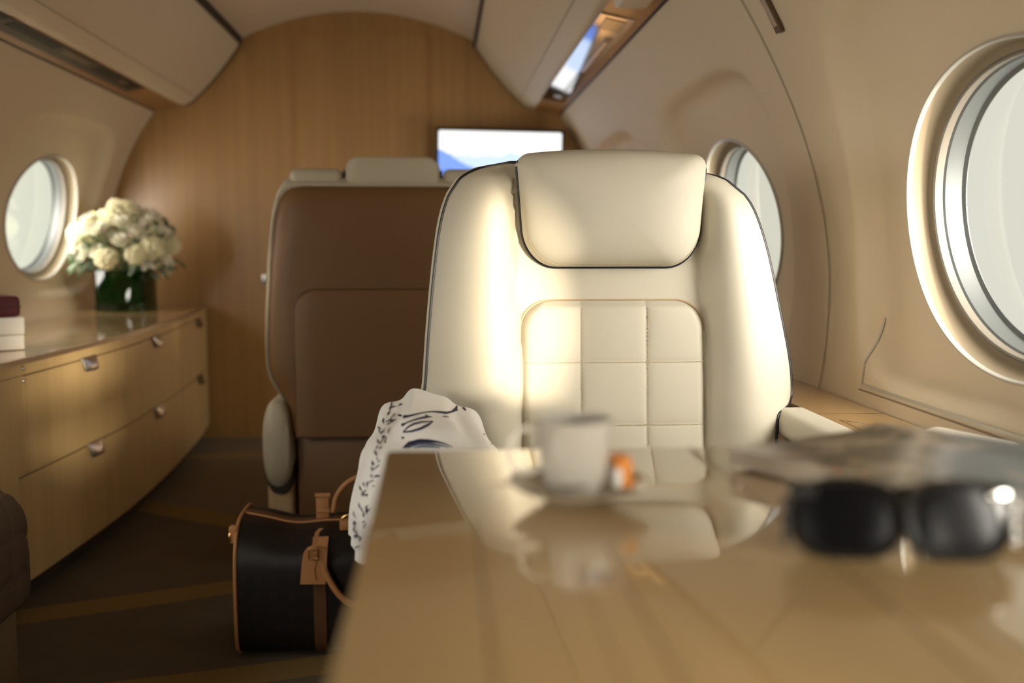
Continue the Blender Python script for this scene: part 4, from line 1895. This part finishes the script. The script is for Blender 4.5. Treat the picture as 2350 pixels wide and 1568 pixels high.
prof = [(0, .001), (.0145, .001), (.0155, 0), (.0175, 0), (.0190, .003), (r1 * .82, .012), (r1 * .90, .024), (r1 * .955, .040), (r1 * .985, cuh - .004), (r1, cuh), (r1 - .0012, cuh + .0006), (r1 - .0026, cuh - .001), (r1 * .90, cuh * .7), (r1 * .84, .026), (r1 * .70, .012), (.012, .006), (0, .0055)]
mb.lathe(prof, (CU_X - .002, CU_Y, z0), 64)
cup = mb.build('cup_body', M['porcelain'], cu)
mb = MB()
mb.lathe([(0, cuh - .0075), (r1 - .0035, cuh - .0075), (r1 - .0035, cuh - .009), (0, cuh - .009)], (CU_X - .002, CU_Y, z0), 48)
mb.build('coffee', M['coffee'], cu)
mb = MB()
hx = CU_X - .002
pts = []
for i in range(25):
    a = math.radians(70 + 230 * i / 24)
    pts.append(Vector((hx - r1 * .93 - .0085 + .0135 * math.cos(a), CU_Y - .004, z0 + cuh * .60 + .0165 * math.sin(a))))
pts = [Vector((hx - r1 * .955, CU_Y - .002, z0 + cuh * .80))] + pts[2:-1] + [Vector((hx - r1 * .90, CU_Y - .002, z0 + cuh * .36))]
mb.tube(pts, .0021, 10)
mb.build('cup_handle', M['porcelain'], cu)
spn = thing('teaspoon', (CU_X - .05, CU_Y - .02, TZ + .015), 'silver teaspoon resting across the saucer rim beside the cup', 'spoon')
mb = MB()
a = at_y(1102, 1108, CU_Y - .020)
b = Vector((CU_X - .022, CU_Y - .030, TZ + .0168))
a.z = TZ + .0182
ls = []
for i in range(13):
    t = i / 12
    p = a.lerp(b, t)
    w = lerp(.0030, .0016, t)
    ls.append([p + Vector((0, -w, 0)), p + Vector((0, w, 0)), p + Vector((0, w, .0012)), p + Vector((0, -w, .0012))])
mb.loops(ls, cap0=True, cap1=True)
mb.build('spoon_handle', M['silver'], spn)
mb = MB()
mb.grid(lambda u, v: b + Vector((.004 + .011 * (1 + math.cos(PI * (1 - v))), .0065 * math.sin(PI * v) * math.cos(2 * PI * u), .0012 + .0022 * math.sin(PI * v) * math.sin(2 * PI * u) - .001 * math.sin(PI * v))), 14, 10, cu=True)
mb.build('spoon_bowl', M['silver'], spn)
bk = thing('wrapped_biscuit', (CU_X + .033, CU_Y + .004, TZ + .01), 'small orange wrapped biscuit standing on the saucer beside the cup', 'biscuit')
mb = MB()
bx_ = CU_X + .0325
mb.box((bx_ - .007, CU_Y - .016, TZ + .0105), (bx_ + .006, CU_Y + .010, TZ + .033), .003, 3)
mb.build('biscuit_wrapper', M['biscuit'], bk)
mb = MB()
mb.box((bx_ - .0078, CU_Y - .0168, TZ + .0102), (bx_ - .0005, CU_Y + .008, TZ + .027), .003, 3)
mb.build('paper_band', M['white_box'], bk)

# ------------------------------------------------------------------ magazine and rolled blanket
mg = thing('magazine', (.40, .75, TZ), 'glossy magazine with dark photo cover lying on the table', 'magazine')
Lc = at_z(1672, 1066, TZ + .001)
du = Vector((.474, -.880, 0))
dvv = Vector((.880, .474, 0))
LM, WM = .285, .200
def magp(s, t, z):
    p = Lc + du * (LM * s) + dvv * (WM * t)
    lift = .004 * smooth(.75, 1.0, t) + .003 * math.sin(PI * s)
    p.z = TZ + z + lift * (1 if z > .003 else .0)
    return p
mb = MB()
mb.grid(lambda u, v: magp(u, v, .0142), 24, 16)
mb.grid(lambda u, v: magp(u, v, .0132), 24, 16)
mb.loops([[magp(*q, .0132) for q in [(i / 24, 0) for i in range(24)] + [(1, j / 16) for j in range(16)] + [(1 - i / 24, 1) for i in range(24)] + [(0, 1 - j / 16) for j in range(16)]], [magp(*q, .0142) for q in [(i / 24, 0) for i in range(24)] + [(1, j / 16) for j in range(16)] + [(1 - i / 24, 1) for i in range(24)] + [(0, 1 - j / 16) for j in range(16)]]])
mb.build('front_cover', M['cover'], mg, sharp=50)
mb = MB()
per = [(i / 24, 0) for i in range(24)] + [(1, j / 16) for j in range(16)] + [(1 - i / 24, 1) for i in range(24)] + [(0, 1 - j / 16) for j in range(16)]
mb.loops([[magp(s, t, z) for s, t in per] for z in (.0012, .004, .008, .0130)], cap0=True)
mb.grid(lambda u, v: magp(u, v, .0130), 24, 16)
mb.build('pages', M['paper'], mg, sharp=50)

rb = thing('rolled_blanket', (.71, 1.28, .593), 'cream striped rolled blanket lying on the side ledge behind the magazine', 'blanket')
mb = MB()
RA, RB = Vector((.690, 1.345, .593)), Vector((.742, 1.225, .593))
RC = RA.lerp(RB, .5)
rd = (RB - RA).normalized()
rn = Vector((-rd.y, rd.x, 0))
def rollp(u, v):
    a = 2 * PI * u
    e_ = min(v, 1 - v)
    k_ = 1 - .35 * max(0, 1 - e_ / .06) ** 2
    w_ = .030 * math.cos(a) * k_
    z = RC.z + .0015 + .0175 * (1 + math.copysign(abs(math.sin(a)) ** .8, math.sin(a)) * k_)
    q = RA.lerp(RB, v) + rn * w_
    return Vector((q.x, q.y, z))
mb.grid(rollp, 48, 30, cu=True)
o = mb.build('blanket_roll', M['rolled'], rb)
mb = MB()
sp_ = []
for i in range(60):
    a = i * .32
    r_ = .002 + .00022 * i
    sp_.append(RA - rd * .0005 + rn * (r_ * 1.5 * math.cos(a)) + Vector((0, 0, .019 + r_ * math.sin(a))))
mb.tube(sp_, .0010, 6)
mb.build('roll_edge', M['white_box'], rb)

# ------------------------------------------------------------------ sunglasses
SG = at_z(2075, 1285, TZ)
sg = thing('sunglasses', (SG.x, SG.y, TZ), 'black wide-arm sunglasses with metal hinges lying on the table by the magazine', 'sunglasses')
T = Matrix.Translation((SG.x, SG.y, TZ)) @ Matrix.Rotation(math.radians(-8), 4, 'Z') @ Matrix.Scale(.98, 4)
Tt = T @ Matrix.Translation((0, 0, .001)) @ Matrix.Rotation(math.radians(-14), 4, 'X')


def lens_outline(cx_, n_=40, s=1.0):
    out = []
    for i in range(n_):
        a = 2 * PI * i / n_
        out.append((cx_ + .0265 * s * math.copysign(abs(math.cos(a)) ** .75, math.cos(a)), .0235 + .0205 * s * math.copysign(abs(math.sin(a)) ** .75, math.sin(a))))
    return out


def bend(x, d, z):
    return Vector((x, d + 1.6 * x * x, z))


for cx_ in (-.033, .033):
    mb = MB()
    ls = []
    for s, d in ((1.0, -.0025), (1.22, -.0036), (1.27, 0), (1.22, .0036), (1.0, .0025)):
        ls.append([bend(x, d, z) for x, z in lens_outline(cx_, 40, s)])
    ls.append(ls[0])
    mb.loops(ls)
    mb.xform(Tt)
    fr = mb.build('rim', M['black'], sg)
    mb = MB()
    pillow(mb, lens_outline(cx_, 40, 1.0), [(1, .0008), (1, -.0008), (.8, -.0014), (.4, -.0018)], ax=bend)
    mb.xform(Tt)
    mb.build('lens', M['lens'], fr)
mb = MB()
mb.tube([bend(x, 0, .033 + .002 * math.cos(x * 200)) for x in (-.008, -.004, 0, .004, .008)], .0032, 8)
mb.xform(Tt)
mb.build('bridge', M['black'], sg)
for s_ in (-1, 1):
    x0 = s_ * .066
    mb = MB()
    ls = []
    for i in range(15):
        t = i / 14
        # folded behind the front
        x = lerp(x0, -s_ * .045, t)
        y = bend(x0, 0, 0).y + .004 + (.020 if s_ < 0 else .029) * min(1, t * 3) ** .6
        hgt = lerp(.0105, .0050, smooth(.1, .9, t))
        zc_ = lerp(.030, .018, t)
        ls.append([Vector((x, y - .0022, zc_ - hgt)), Vector((x, y + .0022, zc_ - hgt)), Vector((x, y + .0022, zc_ + hgt)), Vector((x, y - .0022, zc_ + hgt))])
    mb.loops(ls, cap0=True, cap1=True)
    mb.xform(T @ Matrix.Translation((0, .004, .003)))
    arm = mb.build('temple_arm', M['black'], sg, sharp=50, bev=.001)
    mb = MB()
    yh = bend(x0, 0, 0).y
    for dz in (.012, .022, .032):
        sub = MB()
        sub.lathe([(0, .0030), (.0016, .0026), (.0028, .0012), (.0030, 0), (.0028, -.0012), (0, -.003)], (0, 0, 0), 14)
        sub.xform(Matrix.Translation((x0 + s_ * .0030, yh - .001, dz)))
        mb.add(sub.v, sub.f)
    mb.tube([Vector((x0 + s_ * .0026, yh - .001, q)) for q in (.008, .036)], .0017, 8)
    mb.xform(Tt)
    mb.build('hinge', M['silver'] if s_ > 0 else M['black_m'], sg)  # left hinge coloured matte black so only the right one glints
    mb = MB()
    sub = MB()
    sub.box((s_ * .052, -.0045, .036), (s_ * .066, -.0005, .0415), .001, 2, fn=lambda p: bend(p.x, p.y, p.z))
    mb.add(sub.v, sub.f)
    mb.xform(Tt)
    mb.build('metal_badge', M['silver'] if s_ > 0 else M['black_m'], sg)  # left badge likewise blacked out to carry no highlight

# ------------------------------------------------------------------ light
SUN = Vector((-1, 2.25, -.22)).normalized()
w = bpy.data.worlds.new('sky')
bpy.context.scene.world = w
w.use_nodes = True
nt = w.node_tree
nt.nodes.clear()
wo = nt.nodes.new('ShaderNodeOutputWorld')
bgn = nt.nodes.new('ShaderNodeBackground')
tc = nt.nodes.new('ShaderNodeTexCoord')
nz = nt.nodes.new('ShaderNodeVectorMath')
nz.operation = 'NORMALIZE'
nt.links.new(tc.outputs['Generated'], nz.inputs[0])
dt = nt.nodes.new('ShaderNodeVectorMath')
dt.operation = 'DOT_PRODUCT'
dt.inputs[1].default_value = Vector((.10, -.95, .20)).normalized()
nt.links.new(nz.outputs[0], dt.inputs[0])


def wm(op, a, b):
    q = nt.nodes.new('ShaderNodeMath')
    q.operation = op
    for i, x in enumerate((a, b)):
        if isinstance(x, (int, float)):
            q.inputs[i].default_value = x
        else:
            nt.links.new(x, q.inputs[i])
    return q.outputs[0]


SKY, FILL_GLOW = 1.08, 35.0  # second value: fill lobe added to the unseen sky behind the camera
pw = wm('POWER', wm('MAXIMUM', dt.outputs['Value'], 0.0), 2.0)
ds = nt.nodes.new('ShaderNodeVectorMath')
ds.operation = 'DOT_PRODUCT'
ds.inputs[1].default_value = -SUN
nt.links.new(nz.outputs[0], ds.inputs[0])
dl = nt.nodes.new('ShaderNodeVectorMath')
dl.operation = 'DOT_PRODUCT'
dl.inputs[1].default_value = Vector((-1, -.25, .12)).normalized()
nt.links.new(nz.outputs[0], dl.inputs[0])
pw = wm('ADD', pw, wm('MULTIPLY', wm('POWER', wm('MAXIMUM', dl.outputs['Value'], 0.0), 2.5), .27))  # weaker sky lobe added on the left as side fill
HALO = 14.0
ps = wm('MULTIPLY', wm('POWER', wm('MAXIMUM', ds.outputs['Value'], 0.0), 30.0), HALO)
sepw = nt.nodes.new('ShaderNodeSeparateXYZ')
nt.links.new(nz.outputs[0], sepw.inputs[0])
lr = wm('ADD', wm('MULTIPLY', sepw.outputs[0], .5), .5)
mixw = nt.nodes.new('ShaderNodeMix')
mixw.data_type = 'RGBA'
nt.links.new(lr, mixw.inputs[0])
mixw.inputs[6].default_value = (.70, .74, .58, 1)      # hazy greenish side
mixw.inputs[7].default_value = (.72, .70, .62, 1)      # warm white haze
glc = nt.nodes.new('ShaderNodeMix')
glc.data_type = 'RGBA'
glc.blend_type = 'ADD'
glc.inputs[0].default_value = 1
nt.links.new(mixw.outputs[2], glc.inputs[6])
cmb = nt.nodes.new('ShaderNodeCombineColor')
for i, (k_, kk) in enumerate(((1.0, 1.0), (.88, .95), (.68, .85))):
    nt.links.new(wm('ADD', wm('MULTIPLY', pw, FILL_GLOW * kk), wm('MULTIPLY', ps, k_)), cmb.inputs[i])
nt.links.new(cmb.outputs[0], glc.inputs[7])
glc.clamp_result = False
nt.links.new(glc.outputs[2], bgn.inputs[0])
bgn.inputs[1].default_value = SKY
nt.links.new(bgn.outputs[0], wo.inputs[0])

sd = bpy.data.lights.new('sun', 'SUN')
sd.energy = 8.5
sd.angle = math.radians(3)
sd.color = (1.0, .86, .66)
so_ = bpy.data.objects.new('sun', sd)
C.objects.link(so_)
so_.rotation_euler = SUN.to_track_quat('-Z', 'Y').to_euler()

# ------------------------------------------------------------------ camera
cd = bpy.data.cameras.new('camera')
cam = bpy.data.objects.new('camera', cd)
C.objects.link(cam)
cd.sensor_width = 36
cd.lens = FPX / 2350 * 36
cd.clip_start = .02
cd.clip_end = 200
cd.dof.use_dof = True
cd.dof.focus_distance = 1.72
cd.dof.aperture_fstop = 2.3
cd.dof.aperture_blades = 0
cam.matrix_world = Matrix(((CR.x, CU.x, -CF.x, EYE.x), (CR.y, CU.y, -CF.y, EYE.y), (CR.z, CU.z, -CF.z, EYE.z), (0, 0, 0, 1)))
sc = bpy.context.scene
sc.camera = cam
sc.view_settings.view_transform = 'Standard'
sc.view_settings.look = 'None'
sc.view_settings.exposure = 0.0
sc.view_settings.gamma = 1
sc.view_settings.use_curve_mapping = False
sc.cycles.max_bounces = 10
sc.cycles.diffuse_bounces = 6
sc.cycles.transparent_max_bounces = 16
sc.cycles.caustics_reflective = False
sc.cycles.caustics_refractive = False
sc.cycles.sample_clamp_indirect = 6
